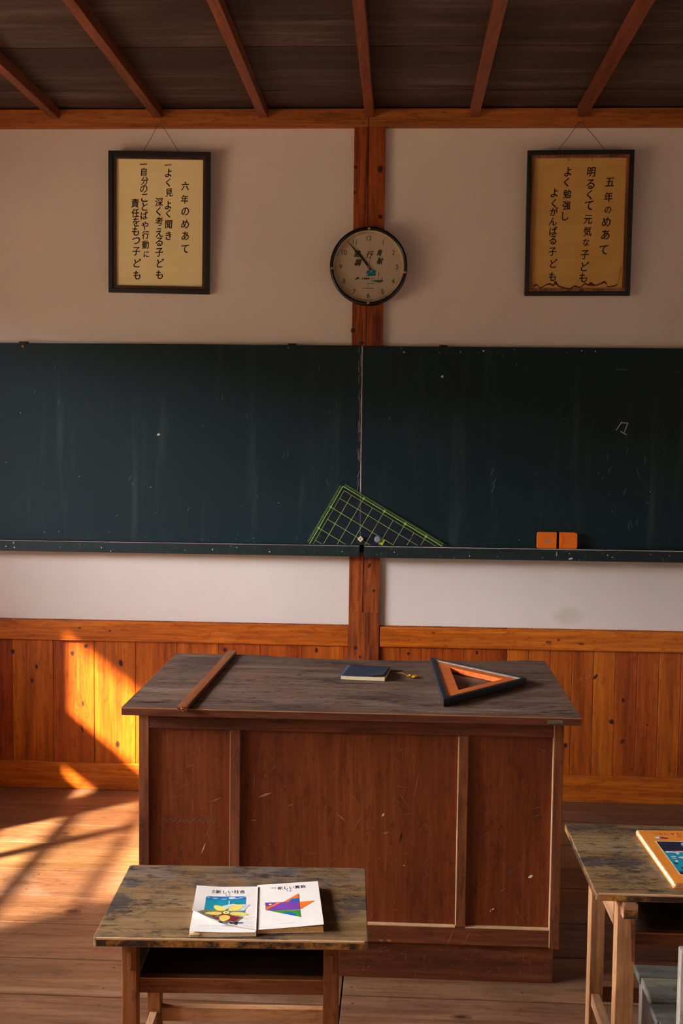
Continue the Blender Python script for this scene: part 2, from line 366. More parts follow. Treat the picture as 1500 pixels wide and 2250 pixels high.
mb = MB('plaster'); mb.box(XL-0.2, XR+0.2, 0.0, 0.15, -0.06, ZC+0.1)
struct(mb.build('wall_front'))
mb = MB('plaster'); mb.box(XR, XR+0.15, YB, 0, -0.06, ZC+0.1); struct(mb.build('wall_right'))
mb = MB('plaster'); mb.box(XL-0.2, XR+0.2, YB-0.15, YB, -0.06, ZC+0.1); struct(mb.build('wall_back'))

# left wall: dado, header and solid end beside the front wall, long window opening
WY0, WY1, WZ0, WZ1 = -1.06, -6.8, 0.88, 2.60
mb = MB('plaster', 'panelling')
mb.box(XL-0.12, XL, YB, 0.0, -0.06, WZ0, 'plaster')
mb.box(XL-0.12, XL, YB, 0.0, WZ1, ZC+0.1, 'plaster')
mb.box(XL-0.12, XL, WY0, 0.0, WZ0, WZ1, 'plaster')
mb.box(XL-0.12, XL, YB, WY1, WZ0, WZ1, 'plaster')
struct(mb.build('wall_left'))
# sashes of the window nearest the front wall
xs0, xs1 = XL-0.06, XL-0.03
mb = MB('post', 'frosted')
mb.box(XL-.12, XL, -2.72, WY0, 2.12, WZ1, 0)  # unseen board added to keep window light off the upper front wall
mb.box(xs0, xs1, -1.52, WY0, 1.11, 1.14, 0); mb.box(xs0, xs1, -1.52, WY0, 1.315, 1.335, 0); mb.box(xs0+.01, xs0+.014, -1.52, WY0, 1.14, 1.315, 'frosted')  # unseen frosted panes added here and below to brighten the left side
mb.box(xs0, xs1, -1.285, WY0, 1.03, 1.055, 0); mb.box(xs0+.01, xs0+.014, -1.285, WY0, WZ0, 1.03, 'frosted')
mb.box(xs0, xs1, -1.52, -1.49, WZ0, 1.335, 0); mb.box(xs0, xs1, -1.31, -1.285, WZ0, 1.11, 0); mb.box(xs0+.01, xs0+.014, -1.49, -1.31, WZ0, 1.11, 'frosted')
mb.box(xs0, xs1, -1.89, -1.83, WZ0, 1.335, 0)
mb.box(xs0, xs1, -2.75, -1.52, 1.095, 1.13, 0)
mb.box(xs0, xs1, -2.75, -1.52, 1.315, 1.335, 0)
mb.box(xs0, xs1, -2.75, -2.45, WZ0, 1.10, 0)
for k in range(14):  # unseen slats added to let half the sun onto the floor
    z = 1.135 + k*0.0128
    mb.box(xs0+.013, xs0+.016, -2.75, -1.52, z, z+0.0030, 0)
struct(mb.build('window_1'))
mb = MB('post')
for y in (-2.72, -4.2, -5.7, -7.2):
    mb.box(XL-0.09, XL-0.03, y-0.05, y+0.05, WZ0, WZ1, 0)
mb.box(XL-0.09, XL-0.03, WY1, -2.72, 1.52, 1.56, 0)
mb.box(XL-0.12, XL+0.03, WY1, WY0, WZ0-0.02, WZ0, 0)
struct(mb.build('window_2'))
# added unseen eave cuts sun at the first window; added fins block the rest
mb = MB('beam'); EZ = 2.50
mb.box(XL-1.10, XL-0.12, -3.70, 1.0, EZ+.12, EZ+0.17)
mb.prism([(XL-1.10, -3.70, EZ), (XL-1.10, 1.0, EZ), (XL-1.06, 1.0, EZ), (XL-1.06, -3.70, EZ)], (0, 0, .13))
struct(mb.build('added_eave'))
mb = MB('earth')  # unseen fins, put in only as sun blockers
for y in (-4.0, -5.4, -6.8, -8.2, -9.6): mb.box(XL-1.70, XL-0.02, y-.06, y, -.4, 4.4)
struct(mb.build('added_sun_fins'))
mb = MB('earth'); mb.box(XL-40, XL-0.12, -40, 30, -0.5, -0.4); struct(mb.build('ground'))
mb = MB('skyblock')  # unseen hill-shaped block added to shut out the low sky
prof = [(XL-11, -.4), (XL-11.6, 2.4), (XL-13, 3.9), (XL-16, 4.6), (XL-24, 5.0), (XL-24, -.4)]
mb.prism([(x, -40, z) for x, z in prof], (0, 70, 0)); struct(mb.build('low_sky_blocker'))

# ceiling boards along X with battens under them
mb = MB('ceiling')
y = 0.0; k = 0
while y > YB:
    w = 0.245
    mb.box(XL-0.1, XR+0.1, y-w+0.0015, y, ZC+(0.002 if k % 2 else 0.0), ZC+0.02, 0); y -= w; k += 1
mb.box(XL-0.12, XR+0.12, YB, 0.02, ZC+0.02, ZC+0.06, 0)
struct(mb.build('ceiling'))
tn = [0]
def trim(mb):
    tn[0] += 1; return struct(mb.build('trim_%d' % tn[0]))
for x in (-2.245, -1.827, -1.408, -0.988, -0.563, -0.138, 0.278, 0.700, 1.12, 1.54, 1.96, 2.38):
    mb = MB('batten'); mb.box(x-0.018, x+0.018, YB, -0.032, 2.757, ZC, 0, 0.002); trim(mb)
# beam along the top of the front wall, split over the post
mb = MB('beam', 'knot_in'); mb.box(XL, -0.1415, -0.03, 0.0, 2.722, 2.793, 0, 0.0015); mb.box(-0.1385, XR, -0.03, 0.0, 2.722, 2.793, 0, 0.0015); trim(mb)

# post with a drying groove down its middle
mb = MB('post')
mb.box(-0.198, -0.073, -0.022, 0.0, 0.0, 0.77, 0, 0.0015)
mb.box(-0.198, -0.1415, -0.022, 0.0, 0.77, 2.722, 0, 0.0012); mb.box(-0.1385, -0.073, -0.022, 0.0, 0.77, 2.722, 0, 0.0012)
yk = -0.0225
def knot(mb, x, y, z, rx, rz, ang=0.0, soft=False):
    mb.disc((x, y, z), rx*1.3, rz*1.45, 'knot_soft', 18, ang, 0.12)
    if not soft: mb.disc((x, y-0.0004, z), rx, rz, 'knot_in', 14, ang, 0.15)
for (x, z, rx, rz, a) in [(-0.092, 2.558, .010, .012, 0), (-0.190, 2.565, .006, .007, .4), (-0.193, 2.465, .004, .006, 0), (-0.090, 2.37, .007, .008, .5),
                          (-0.192, 1.918, .008, .010, 0), (-0.160, 1.868, .010, .006, 0), (-0.115, 0.964, .005, .010, -.6), (-0.095, 0.86, .005, .006, 0),
                          (-0.168, 0.622, .007, .008, 0), (-0.150, 0.585, .004, .006, 0)]:
    knot(mb, x, yk, z, rx, rz, a)
trim(mb)

# dado: vertical boards, top rail, baseboard
def dado(xa, xb, seams):
    mb = MB('panelling', 'knot_in', 'knot_out', 'knot_soft')
    s = [xa] + [q for q in seams if xa < q < xb] + [xb]
    for a, b in zip(s, s[1:]):
        mb.box(a+0.0006, b-0.0006, -0.008, 0.0, 0.0, 0.715, 0, 0.0015, seg=1)
    return mb
def wz(v): return 0.625 - (v - 1408) * 0.001865
left_seams = [-1.434 + 0.174*k for k in range(-7, 8)]
mb = dado(XL, -0.199, left_seams)
for (x, z, rx, rz, a) in [(-1.353, .572, .008, .011, 0), (-1.295, .604, .010, .008, .4), (-1.148, .535, .009, .013, .2), (-1.505, .512, .006, .010, 0), (-1.525, .452, .007, .009, 0),
                          (-1.607, .574, .009, .010, 0), (-1.163, .190, .009, .014, 0), (-1.312, .250, .004, .014, .3), (-0.71, .60, .010, .009, 0), (-0.33, .606, .007, .01, 0),
                          (-1.31, .36, .004, .012, .1), (-2.0, .4, .01, .013, 0)]:
    knot(mb, x, -0.0084, z, rx*.8, rz*.85, a)
trim(mb)
mb = dado(-0.072, XR, [0.015 + 0.088*k for k in range(0, 31)])
for (x, z, rx, rz, a) in [(0.815, .520, .006, .014, -.7), (0.93, .425, .007, .010, .2), (0.885, .335, .010, .010, .6), (0.93, .255, .006, .012, -.5), (0.70, .232, .008, .010, 0),
                          (0.64, .315, .015, .008, .2), (1.03, .325, .004, .004, 0), (0.05, .60, .007, .007, 0), (0.33, .61, .006, .008, 0), (1.6, .4, .01, .01, 0)]:
    knot(mb, x, -0.0084, z, rx*.8, rz*.8, a)
for (x, z) in [(0.755, .510), (0.779, .512), (0.79, .524)]: mb.disc((x, -0.0086, z), .003, .003, 'chalkpink', 8)
trim(mb)
mb = MB('rail'); mb.box(XL, -0.1985, -0.022, -0.0, 0.629, 0.711, 0, 0.002)
mb.disc((-1.317, -0.0226, .683), .006, .004, 'knot_in', 10); mb.disc((-1.19, -0.0226, .672), .005, .003, 'knot_in', 10); trim(mb)
mb = MB('rail'); mb.box(-0.0685, XR, -0.022, -0.0, 0.629, 0.711, 0, 0.002)
for (x, z, rx, rz) in [(.62, .662, .012, .006), (.66, .672, .008, .005), (.75, .658, .014, .006), (.15, .69, .008, .005), (.05, .66, .006, .004)]: mb.disc((x, -0.0226, z), rx, rz, 'knot_soft', 14, 0, .15)
trim(mb)
mb = MB('rail'); mb.box(XL, XR, -0.022, 0.0, 0.0, 0.111, 0, 0.002)
struct(mb.build('baseboard_front'))

# ------------------------------------------------------------------ chalkboards
ZB0, ZB1 = 1.05, 1.857
def specks(mb, n, x0, x1, z0, z1, y, rng=(.0012, .003)):
    for _ in range(n):
        r = random.uniform(*rng); mb.disc((random.uniform(x0, x1), y, random.uniform(z0, z1)), r, r*random.uniform(.6, 1.8), random.choice(['chalkdim', 'chalkdim', 'chalkdim', 'chalkdim', 'chalk']), 6, random.random(), .3)
def stroke(mb, p, q, w, mat, y):
    p, q = Vector((p[0], 0, p[1])), Vector((q[0], 0, q[1])); d = (q-p).normalized(); n = Vector((-d.z, 0, d.x)) * w/2
    mb.poly([(a.x, y, a.z) for a in (p-n, q-n*.8, q+n*.8, p+n)], mat)
def part(mb, name, t):
    o = mb.build(name, t); o.matrix_parent_inverse = Matrix.Identity(4)
    o.data.transform(Matrix.Translation(-Vector(t.location))); return o

tL = thing('chalkboard', 'dark green chalkboard panel to the left of the seam, with an empty tray', 'chalkboard', (-1.2, 0, ZB0))
mb = MB('board', 'chalk', 'chalkdim', 'chalkpink', 'bare')
mb.box(XL+0.1, -0.1575, -0.03, 0.0, ZB0-0.03, ZB1, 0, 0.0015)
specks(mb, 40, -1.66, -0.18, 1.06, 1.84, -0.0306, (.0008,.0018)); specks(mb, 20, -1.66, -0.18, 1.05, 1.09, -0.0306)
mb.disc((-0.985, -0.0308, 1.489), .007, .006, 'chalk', 8, .4, .3)
mb.disc((-1.546, -0.0308, 1.843), .006, .007, 'scratch', 7, .3, .35); mb.disc((-0.455, -0.0308, 1.846), .005, .005, 'chalkdim', 9, 0, .1)
for _ in range(16):
    x, z = random.uniform(-1.6, -.25), random.uniform(1.1, 1.8); stroke(mb, (x, z), (x+random.uniform(-.01, .01), z+random.uniform(.008, .03)), .0022, 'chalkdim', -0.0306)
for _ in range(40):
    z = random.uniform(1.06, 1.85); stroke(mb, (-0.159-random.uniform(0, .012), z), (-0.159-random.uniform(0, .01), z+random.uniform(.01, .05)), .0016, 'chalkpink' if random.random() < .6 else 'chalkdim', -0.0306)
part(mb, 'writing_surface', tL)
mb = MB('tray', 'bare', 'chalk')
mb.box(XL+0.1, -0.1545, -0.082, -0.03, 1.006, 1.0500, 0, 0.002)
mb.box(XL+0.1, -0.156, -0.0835, -0.0800, 1.0482, 1.0506, 'chalkpink', 0.0007)
specks(mb, 30, -1.64, -.17, 1.01, 1.045, -0.0825)
part(mb, 'tray', tL)
for x in (-1.545, -0.44):
    mb = MB('iron'); mb.box(x-.016, x+.016, -0.033, -0.004, ZB1-.006, ZB1+.006, 0, .001); part(mb, 'hanging_bracket', tL)

tR = thing('chalkboard', 'dark green chalkboard panel right of the seam, with a white chalk mark', 'chalkboard', (0.9, 0, ZB0))
mb = MB('board', 'chalk', 'chalkdim', 'chalkpink')
mb.box(-0.1535, XR-0.1, -0.03, 0.0, ZB0-0.03, ZB1-.002, 0, 0.0015)
specks(mb, 50, -.13, 1.16, 1.06, 1.84, -0.0306, (.0008,.0018)); specks(mb, 14, -.13, 1.16, 1.83, 1.85, -0.0306, (.002, .0035))
mb.disc((0.168, -0.0308, 1.735), .005, .0055, 'chalk', 8, .4, .2)
for _ in range(13):
    x, z = random.uniform(.8, 1.0), random.uniform(1.12, 1.45); stroke(mb, (x, z), (x+random.uniform(-.012, .012), z+random.uniform(.008, .035)), .0024, 'chalkdim', -0.0306)
for (x, z) in [(.37, 1.34), (.38, 1.30), (.375, 1.27)]: stroke(mb, (x, z), (x+.012, z+.03), .003, 'chalkdim', -0.0306)
stroke(mb, (.86, 1.77), (.905, 1.768), .003, 'chalkdim', -0.0306)
part(mb, 'writing_surface', tR)
mb = MB('chalk'); Y = -0.0309
for p, q in [((.889, 1.562), (.866, 1.527)), ((.889, 1.557), (.912, 1.556)), ((.912, 1.557), (.899, 1.519)), ((.884, 1.523), (.909, 1.509))]: stroke(mb, p, q, .0034, 'chalk', Y)
part(mb, 'chalk_mark', tR)
mb = MB('tray', 'bare', 'chalk')
mb.box(-0.137, XR-0.1, -0.082, -0.03, 1.003, 1.0490, 0, 0.002)
mb.box(-0.136, XR-0.1, -0.0835, -0.0800, 1.0472, 1.0500, 'chalkpale', 0.0007)
specks(mb, 40, -.12, 1.14, 1.008, 1.045, -0.0825); mb.disc((.575+.06, -0.0826, 1.030), .002, .010, 'chalk', 8); mb.disc((.69, -0.0826, 1.012), .010, .004, 'chalk', 9, 0, .3)
part(mb, 'tray', tR)
mb = MB('iron'); mb.box(.155, .187, -0.033, -0.004, ZB1-.008, ZB1+.004, 0, .001); part(mb, 'hanging_bracket', tR)
# pale batten showing in the seam between the panels
mb = MB('chalkpale'); mb.box(-0.1574, -0.1536, -0.0292, -0.0215, 1.06, 1.855); trim(mb)

# ------------------------------------------------------------------ green-lined clear set square on the tray
A, B, Cc = Vector((-0.232, 0, 1.308)), Vector((-0.376, 0, 1.0512)), Vector((0.206, 0, 1.0512))
t = thing('set_square', 'clear plastic set square printed with a lime green grid, leaning on the chalkboard seam', 'set square', (-0.085, -0.052, 1.0512), rx=math.radians(-4.2))
off = -Vector((-0.085, 0, 1.0512))
L = lambda p, y=0.0: (p.x+off.x, y, p.z+off.z)
mb = MB('acrylic'); mb.prism([L(A, 0), L(B, 0), L(Cc, 0)], (0, 0.003, 0)); mb.build('plate', t)
e1 = (Cc-A).normalized(); e2 = (B-A).normalized(); l1 = (Cc-A).length; l2 = (B-A).length
mb = MB('acline')
def gl(p, q, w, y=-0.0006):
    d = (q-p).normalized(); n = Vector((-d.z, 0, d.x))*w/2
    mb.poly([L(p-n, y), L(q-n, y), L(q+n, y), L(p+n, y)], 0)
def inside(a, b): return a/l1 + b/l2 <= 1.0
q0 = .014
gl(A+e1*q0+e2*q0, A+e1*(l1*(1-q0/l2))+e2*q0, .0036); gl(A+e1*q0+e2*q0, A+e2*(l2*(1-q0/l1))+e1*q0, .0036)
gl(A+e1*.027+e2*.027, A+e1*(l1*(1-.027/l2))+e2*.027, .0016); gl(A+e1*.027+e2*.027, A+e2*(l2*(1-.027/l1))+e1*.027, .0016)
for i in range(1, 10):
    a = q0 + .0492*i
    if a < l1*.97: gl(A+e1*a+e2*(q0 if i % 2 == 0 else .027), A+e1*a+e2*(l2*(1-a/l1)-.001), .0019)
for i in range(1, 6):
    b = q0 + .0492*i
    if b < l2*.97: gl(A+e2*b+e1*(q0 if i % 2 == 0 else .027), A+e2*b+e1*(l1*(1-b/l2)-.001), .0019)
for i in range(1, 96):
    a = q0 + .00492*i
    if a < l1*.98: gl(A+e1*a+e2*.001, A+e1*a+e2*(.010 if i % 10 == 0 else .008), .0013)
for i in range(1, 55):
    b = q0 + .00492*i
    if b < l2*.98: gl(A+e2*b+e1*.001, A+e2*b+e1*(.010 if i % 10 == 0 else .008), .0013)
for i in (2, 4, 6, 8): 
    c = A+e1*(q0+.0492*i)+e2*q0; mb.disc(L(c, -.0008), .006, .006, 0, 8)
for i in (2, 4): 
    c = A+e2*(q0+.0492*i)+e1*q0; mb.disc(L(c, -.0008), .005, .005, 0, 8)
mb.build('grid_lines', t)
mb = MB('lime'); c = Vector((.0, 0, 1.0712)); cc = A + e1*.2587 + e2*.1253
P = [cc+e1*.014+e2*.012, cc+e1*.014-e2*.012, cc-e1*.014-e2*.012, cc-e1*.014+e2*.012]
mb.prism([L(p, -.0012) for p in P], (0, .001, 0)); mb.build('sticker', t)
for (px, pz) in ((-.318, 1.085), (.0575, 1.084)):
    mb = MB('black'); mb.disc((px+off.x, -.0008, pz+off.z), .006, .006, 0, 14); mb.build('hole', t)
# round magnet and diamond knob on the set square
t = thing('magnet', 'round grey magnet pressed on the set square by the lime sticker', 'magnet', (-0.083, -0.0595, 1.075))
mb = MB('magnet'); mb.lathe([(.013, 0), (.0135, -.002), (.0125, -.006), (.010, -.007)], (0, 0.005, 0), 0, 28); mb.build('body', t)
t = thing('pin', 'cream diamond shaped pin at the foot of the chalkboard seam', 'pin', (-0.152, -0.060, 1.076))
mb = MB('cream'); q = .0095; mb.prism([(0, 0.004, -q*1.35), (q*1.35, 0.004, 0), (0, 0.004, q*1.35), (-q*1.35, 0.004, 0)], (0, -.008, 0), 0, .0015); mb.build('knob', t)
mb = MB('knot_out'); mb.disc((0, -.0046, 0), .003, .003, 0, 10); mb.build('centre_mark', t)

# ------------------------------------------------------------------ orange blocks on the tray
for i, (x0, x1, lab) in enumerate([(0.5585, 0.6355, 'orange plastic block with a small pale mark, on the chalkboard tray'), (0.6465, 0.7175, 'plain orange plastic block with a slanting crease, on the chalkboard tray')]):
    xm, w, h = (x0+x1)/2, x1-x0, .0655
    t = thing('orange_block', lab, 'block', (xm, -0.056, 1.0503), group=None)
    r = .010; pts = []
    sgn = -1 if i == 0 else 1
    for k in range(5): a = PI/2*k/4; pts.append((sgn*(w/2-r+r*math.cos(a)), h-r+r*math.sin(a)))
    pts += [(-sgn*w/2, h), (-sgn*w/2, 0)]
    for k in range(5): a = -PI/2+PI/2*k/4; pts.append((sgn*(w/2-r*.6+r*.6*math.cos(a)), r*.6+r*.6*math.sin(a)))
    mb = MB('orange'); mb.prism([(p[0], -.012, p[1]) for p in pts], (0, .024, 0), 0, .0012)
    if i: mb.prism([(-w/2+.003, -.0122, h-.004), (-w/2+.020, -.0122, .030), (-w/2+.003, -.0122, .006)], (0, -.0012, 0), 0, .0004)
    mb.build('body', t)
    if i == 0:
        mb = MB('chalkpink'); mb.poly([(-.007, -.0124, .040), (-.003, -.0124, .040), (0, -.0124, .032), (.006, -.0124, .030), (.013, -.0124, .028), (.013, -.0124, .024), (.004, -.0124, .022), (-.007, -.0124, .026)], 0); mb.build('paint_mark', t)

# ------------------------------------------------------------------ framed calligraphy
PX = 1/541.0
def picture(label, cx, cz, w, h, ww, roll, rows, inner, paper, lt, nail, cords, circles=(), stain=None):
    # local: x right, z up, -y to the viewer; the frame leans out at the top
    t = thing('framed_calligraphy', label, 'picture', (cx, -0.022, cz), rx=math.radians(3.0), ry=roll)
    D = 0.022
    def ring(mb, W, H, bw, y0, y1, mat, bev=.0015):
        for (xa, xb, za, zb) in [(-W/2, W/2, H/2-bw, H/2), (-W/2, W/2, -H/2, -H/2+bw), (-W/2, -W/2+bw, -H/2+bw, H/2-bw), (W/2-bw, W/2, -H/2+bw, H/2-bw)]:
            mb.box(xa, xb, y0, y1, za, zb, mat, bev)
    mb = MB('framewood'); ring(mb, w, h, ww*.62, -D, 0, 0); mb.build('frame', t)
    mb = MB(inner); ring(mb, w-ww*1.2, h-ww*1.2, ww*.44, -D*.75, -.002, 0, .002); mb.build('inner_moulding', t)
    mb = MB('framewood'); mb.box(-w/2+.004, w/2-.004, -.003, 0, -h/2+.004, h/2-.004); mb.build('backing', t)
    mb = MB(paper); mb.box(-w/2+ww*.8, w/2-ww*.8, -.006, -.0035, -h/2+ww*.8, h/2-ww*.8); p = mb.build('paper', t)
    xs_ = sorted(r[1] for r in rows); cuts = [xs_[0]-.01] + [(a+b)/2 for a, b in zip(xs_, xs_[1:]) if b-a > .009] + [xs_[-1]+.01]
    for c0, c1 in zip(cuts, cuts[1:]):
        mb = MB('ink')
        for (ch, x, z, s) in rows:
            if c0 < x <= c1: put_glyph(mb, ch, 'ink', Matrix.Translation((x, -.0066, z)) @ WALLROT, 1, .020, .90, fit=s, rot=random.uniform(-.05, .05)+.05, shear=.10)
        for (x, z) in circles:
            if not c0 < x <= c1: continue
            for k in range(16):
                a, b = 2*PI*k/16, 2*PI*(k+1)/16; r0, r1 = .0036, .0048
                mb.poly([(x+r*math.cos(u)*.8, -.0066, z+r*math.sin(u)) for r, u in ((r1, a), (r1, b), (r0, b), (r0, a))], 0)
        mb.build('text_column', p)
    if stain:
        pts_ = []
        for k in range(len(stain)-1):
            p0, p1, p2, p3 = stain[max(0, k-1)], stain[k], stain[k+1], stain[min(len(stain)-1, k+2)]
            for q in range(6):
                u = q/6; pts_.append(tuple(.5*(2*p1[i] + (p2[i]-p0[i])*u + (2*p0[i]-5*p1[i]+4*p2[i]-p3[i])*u*u + (3*p1[i]-p0[i]-3*p2[i]+p3[i])*u**3) for i in range(3)))
        stain = [(a, b, max(.002, c*1.25)) for a, b, c in pts_]
        mb = MB('stainbrown')
        for (x0, z0, w0), (x1, z1, w1) in zip(stain, stain[1:]):
            mb.poly([(x0, -.0064, z0-w0/2), (x1, -.0064, z1-w1/2), (x1, -.0064, z1+w1/2), (x0, -.0064, z0+w0/2)], 0)
        mb.build('water_stain', p)
    # cord from two eyes on the back to a nail in the beam above
    inv = (Matrix.Translation(t.location) @ Euler(t.rotation_euler).to_matrix().to_4x4()).inverted()
    for cxp in cords:
        a = inv @ Vector(nail); b = Vector((cxp, -.004, h/2-.01)); m = (a+b)/2 + Vector((.004 if cxp > 0 else .001, 0, -.002))
        mb = MB('cord'); mb.tube([a, m, b], .0011, 0, 6); mb.build('cord', t)
    mb = MB('brass'); a = inv @ Vector(nail); mb.tube([a+Vector((0, .012, 0)), a+Vector((0, -.006, 0)), a+Vector((0, -.008, 0))], [.0022, .0022, .004], 0, 8); mb.build('nail', t)
    return t
def rowsof(cols, ox, oy, cx, cz, sh=0.0):
    out = []
    for s, chars in cols:
        for ch, X, Y in chars:
            px, py = ox + X/5.0, oy + Y/5.0
            x, z = (px-cx)*PX, (cz-py)*PX
            out.append((ch, x, z, s*PX))
    return out
colsL = [(18, [('六', 1035, 750), ('年', 1030, 890), ('の', 1037, 1020), ('め', 1037, 1155), ('あ', 1040, 1280), ('て', 1037, 1420)]),
         (17.5, [('よ', 850, 615), ('く', 848, 715), ('見', 858, 822), ('よ', 848, 955), ('く', 850, 1045), ('聞', 855, 1160), ('き', 855, 1282)]),
         (18.5, [('深', 748, 925), ('く', 742, 1025), ('考', 750, 1130), ('え', 752, 1250), ('る', 752, 1350), ('子', 752, 1462), ('ど', 765, 1578), ('も', 755, 1702)]),
         (17, [('一', 575, 525), ('一', 845, 530), ('自', 580, 605), ('分', 590, 700), ('の', 580, 787), ('こ', 588, 882), ('と', 590, 975), ('ば', 585, 1070), ('や', 592, 1178), ('行', 600, 1277), ('動', 600, 1382)]),
         (13, [('に', 610, 1485)]),
         (18.5, [('責', 485, 940), ('任', 487, 1045), ('を', 495, 1142), ('も', 490, 1240), ('つ', 495, 1342), ('子', 497, 1455), ('ど', 510, 1582), ('も', 505, 1712)])]
colsR = [(20, [('五', 1075, 715), ('年', 1065, 870), ('め', 1050, 1130), ('あ', 1045, 1265), ('て', 1030, 1425)]), (15, [('の', 1062, 1005)]),
         (19.5, [('明', 875, 610), ('る', 870, 735), ('く', 862, 845), ('て', 860, 960), ('元', 855, 1105), ('気', 852, 1230), ('子', 830, 1475), ('ど', 835, 1600), ('も', 820, 1718)]), (15, [('な', 840, 1345)]),
         (18.5, [('よ', 628, 605), ('く', 615, 715), ('勉', 625, 835), ('強', 622, 955), ('し', 612, 1067)]),
         (18, [('よ', 490, 825), ('く', 487, 935), ('が', 490, 1020), ('ん', 482, 1125), ('ば', 487, 1225), ('る', 485, 1320), ('子', 485, 1442), ('ど', 500, 1567), ('も', 490, 1707)])]
picture('framed calligraphy in a plain dark frame, six lines of writing, left of the clock', -0.981, 2.342, .412, .560, .0285, math.radians(0.85),
        rowsof(colsL, 200, 260, 351, 490), 'framebrown', 'paperL', None, (-0.98, -0.036, 2.742), (-.075, .082))
rR = rowsof(colsR, 1120, 260, 1271, 490)
sx = lambda X: (1120+X/5.0-1271)*PX
sz = lambda Y: (490-(260+Y/5.0))*PX
stn = [(sx(285), sz(1840), .004), (sx(295), sz(1805), .007), (sx(330), sz(1795), .004), (sx(365), sz(1825), .004), (sx(420), sz(1795), .004), (sx(470), sz(1785), .006), (sx(500), sz(1800), .006), (sx(525), sz(1770), .012),
       (sx(560), sz(1805), .005), (sx(610), sz(1825), .005), (sx(680), sz(1835), .004), (sx(730), sz(1810), .006), (sx(790), sz(1820), .004), (sx(840), sz(1780), .006), (sx(870), sz(1795), .005), (sx(905), sz(1785), .012),
       (sx(950), sz(1800), .005), (sx(1000), sz(1785), .005), (sx(1050), sz(1765), .007), (sx(1075), sz(1790), .006), (sx(1085), sz(1815), .004), (sx(1170), sz(1800), .004), (sx(1195), sz(1760), .006), (sx(1215), sz(1640), .010), (sx(1222), sz(1600), .008)]
picture('framed calligraphy in a black and gilt frame, water stained along its bottom edge', 0.697, 2.343, .416, .564, .0275, math.radians(-0.35),
        rR, 'framegold', 'paperR', None, (0.693, -0.036, 2.742), (-.098, .105), circles=[(sx(880), sz(480)), (sx(633), sz(480))], stain=stn)

# ------------------------------------------------------------------ wall clock
t = thing('wall_clock', 'round wall clock with black rim and green numerals on the wooden post', 'clock', (-0.133, -0.022, 2.168))
mb = MB('clockrim'); mb.lathe([(.150, 0.0), (.1545, -.010), (.1545, -.048), (.152, -.054), (.147, -.056), (.143, -.054), (.141, -.046), (.141, -.012), (.150, 0.0)], (0, 0, 0), 0, 96); mb.build('rim', t)
mb = MB('clockring'); mb.lathe([(.1405, -.046), (.1375, -.045), (.131, -.030), (.131, -.026), (.1405, -.026), (.1405, -.046)], (0, 0, 0), 0, 96); mb.build('inner_ring', t)
mb = MB('clockface'); mb.lathe([(.135, -.020), (.135, -.026)], (0, 0, 0), 0, 72, False); face = mb.build('face', t)
for h in range(1, 13):
    a = h*PI/6; r = .113
    mb = MB('numeral'); put_line(mb, str(h), 'numeral', Matrix.Translation((r*math.sin(a), -.0266, r*math.cos(a))) @ WALLROT, .026, .012); mb.build('numeral', face)
mb = MB('greyprint')
for h in range(1, 13):
    a = h*PI/6; d = Vector((math.sin(a), 0, math.cos(a))); n = Vector((d.z, 0, -d.x))*.0007; o = Vector((0, -.0264, 0))
    mb.poly([d*.125-n+o, d*.125+n+o, d*.130+n+o, d*.130-n+o], 'greyprint')
mb.build('minute_track', face)
ck = lambda X, Y: ((X-750)/7.5*.00184, (790-Y)/7.5*.00184)
mb = MB('ink')
for ch, X, Y, s in [('貢', 925, 565, .024), ('献', 935, 695, .026), ('行', 765, 590, .030), ('協', 560, 575, .028), ('調', 575, 720, .028)]:
    x, z = ck(X, Y); put_glyph(mb, ch, 'ink', Matrix.Translation((x, -.0266, z)) @ WALLROT, 1, .030, .80, fit=s, rot=-.12, shear=.2)
mb.build('calligraphy', face)
mb = MB('teal', 'greenprint', 'greyprint', 'red', 'cream')
def cpoly(pts, mat, y=-.0266): mb.poly([(ck(*p)[0], y, ck(*p)[1]) for p in pts][::-1], mat)
cpoly([(700, 880), (740, 845), (790, 820), (840, 838), (875, 855), (865, 880), (868, 935), (720, 942), (735, 905)], 'teal')
cpoly([(775, 880), (795, 845), (805, 872)], 'cream', -.0269)
cpoly([(770, 1022), (850, 1006), (905, 1002), (960, 998), (992, 1004), (985, 1025), (940, 1045), (890, 1043), (860, 1028)], 'greenprint')
cpoly([(904, 910), (910, 910), (912, 1000), (905, 1000)], 'red'); cpoly([(905, 870), (915, 868), (925, 930), (912, 940)], 'greyprint')
cpoly([(960, 960), (975, 940), (972, 990), (955, 985)], 'greyprint')
cpoly([(522, 1000), (545, 975), (558, 960), (575, 945), (590, 962), (606, 992), (580, 985), (565, 990), (548, 1000)], 'greenprint')
x, z = ck(700, 980); put_line(mb, '信濃農業', 'ink', Matrix.Translation((x, -.0266, z)) @ WALLROT, .0085, .02)
x, z = ck(820, 980); put_line(mb, '協同', 'greyprint', Matrix.Translation((x, -.0266, z)) @ WALLROT, .0080, .0)
x, z = ck(790, 1058); mb.poly([(x-.017, -.0266, z-.0016), (x+.017, -.0266, z-.0016), (x+.017, -.0266, z+.0016), (x-.017, -.0266, z+.0016)], 'greyprint')
x, z = ck(745, 1095); mb.disc((x, -.0266, z), .002, .003, 'greyprint', 8)
x, z = ck(745, 1138); mb.poly([(x-.022, -.0266, z-.0013), (x+.022, -.0266, z-.0013), (x+.022, -.0266, z+.0013), (x-.022, -.0266, z+.0013)], 'greyprint')
mb.build('emblem', face)
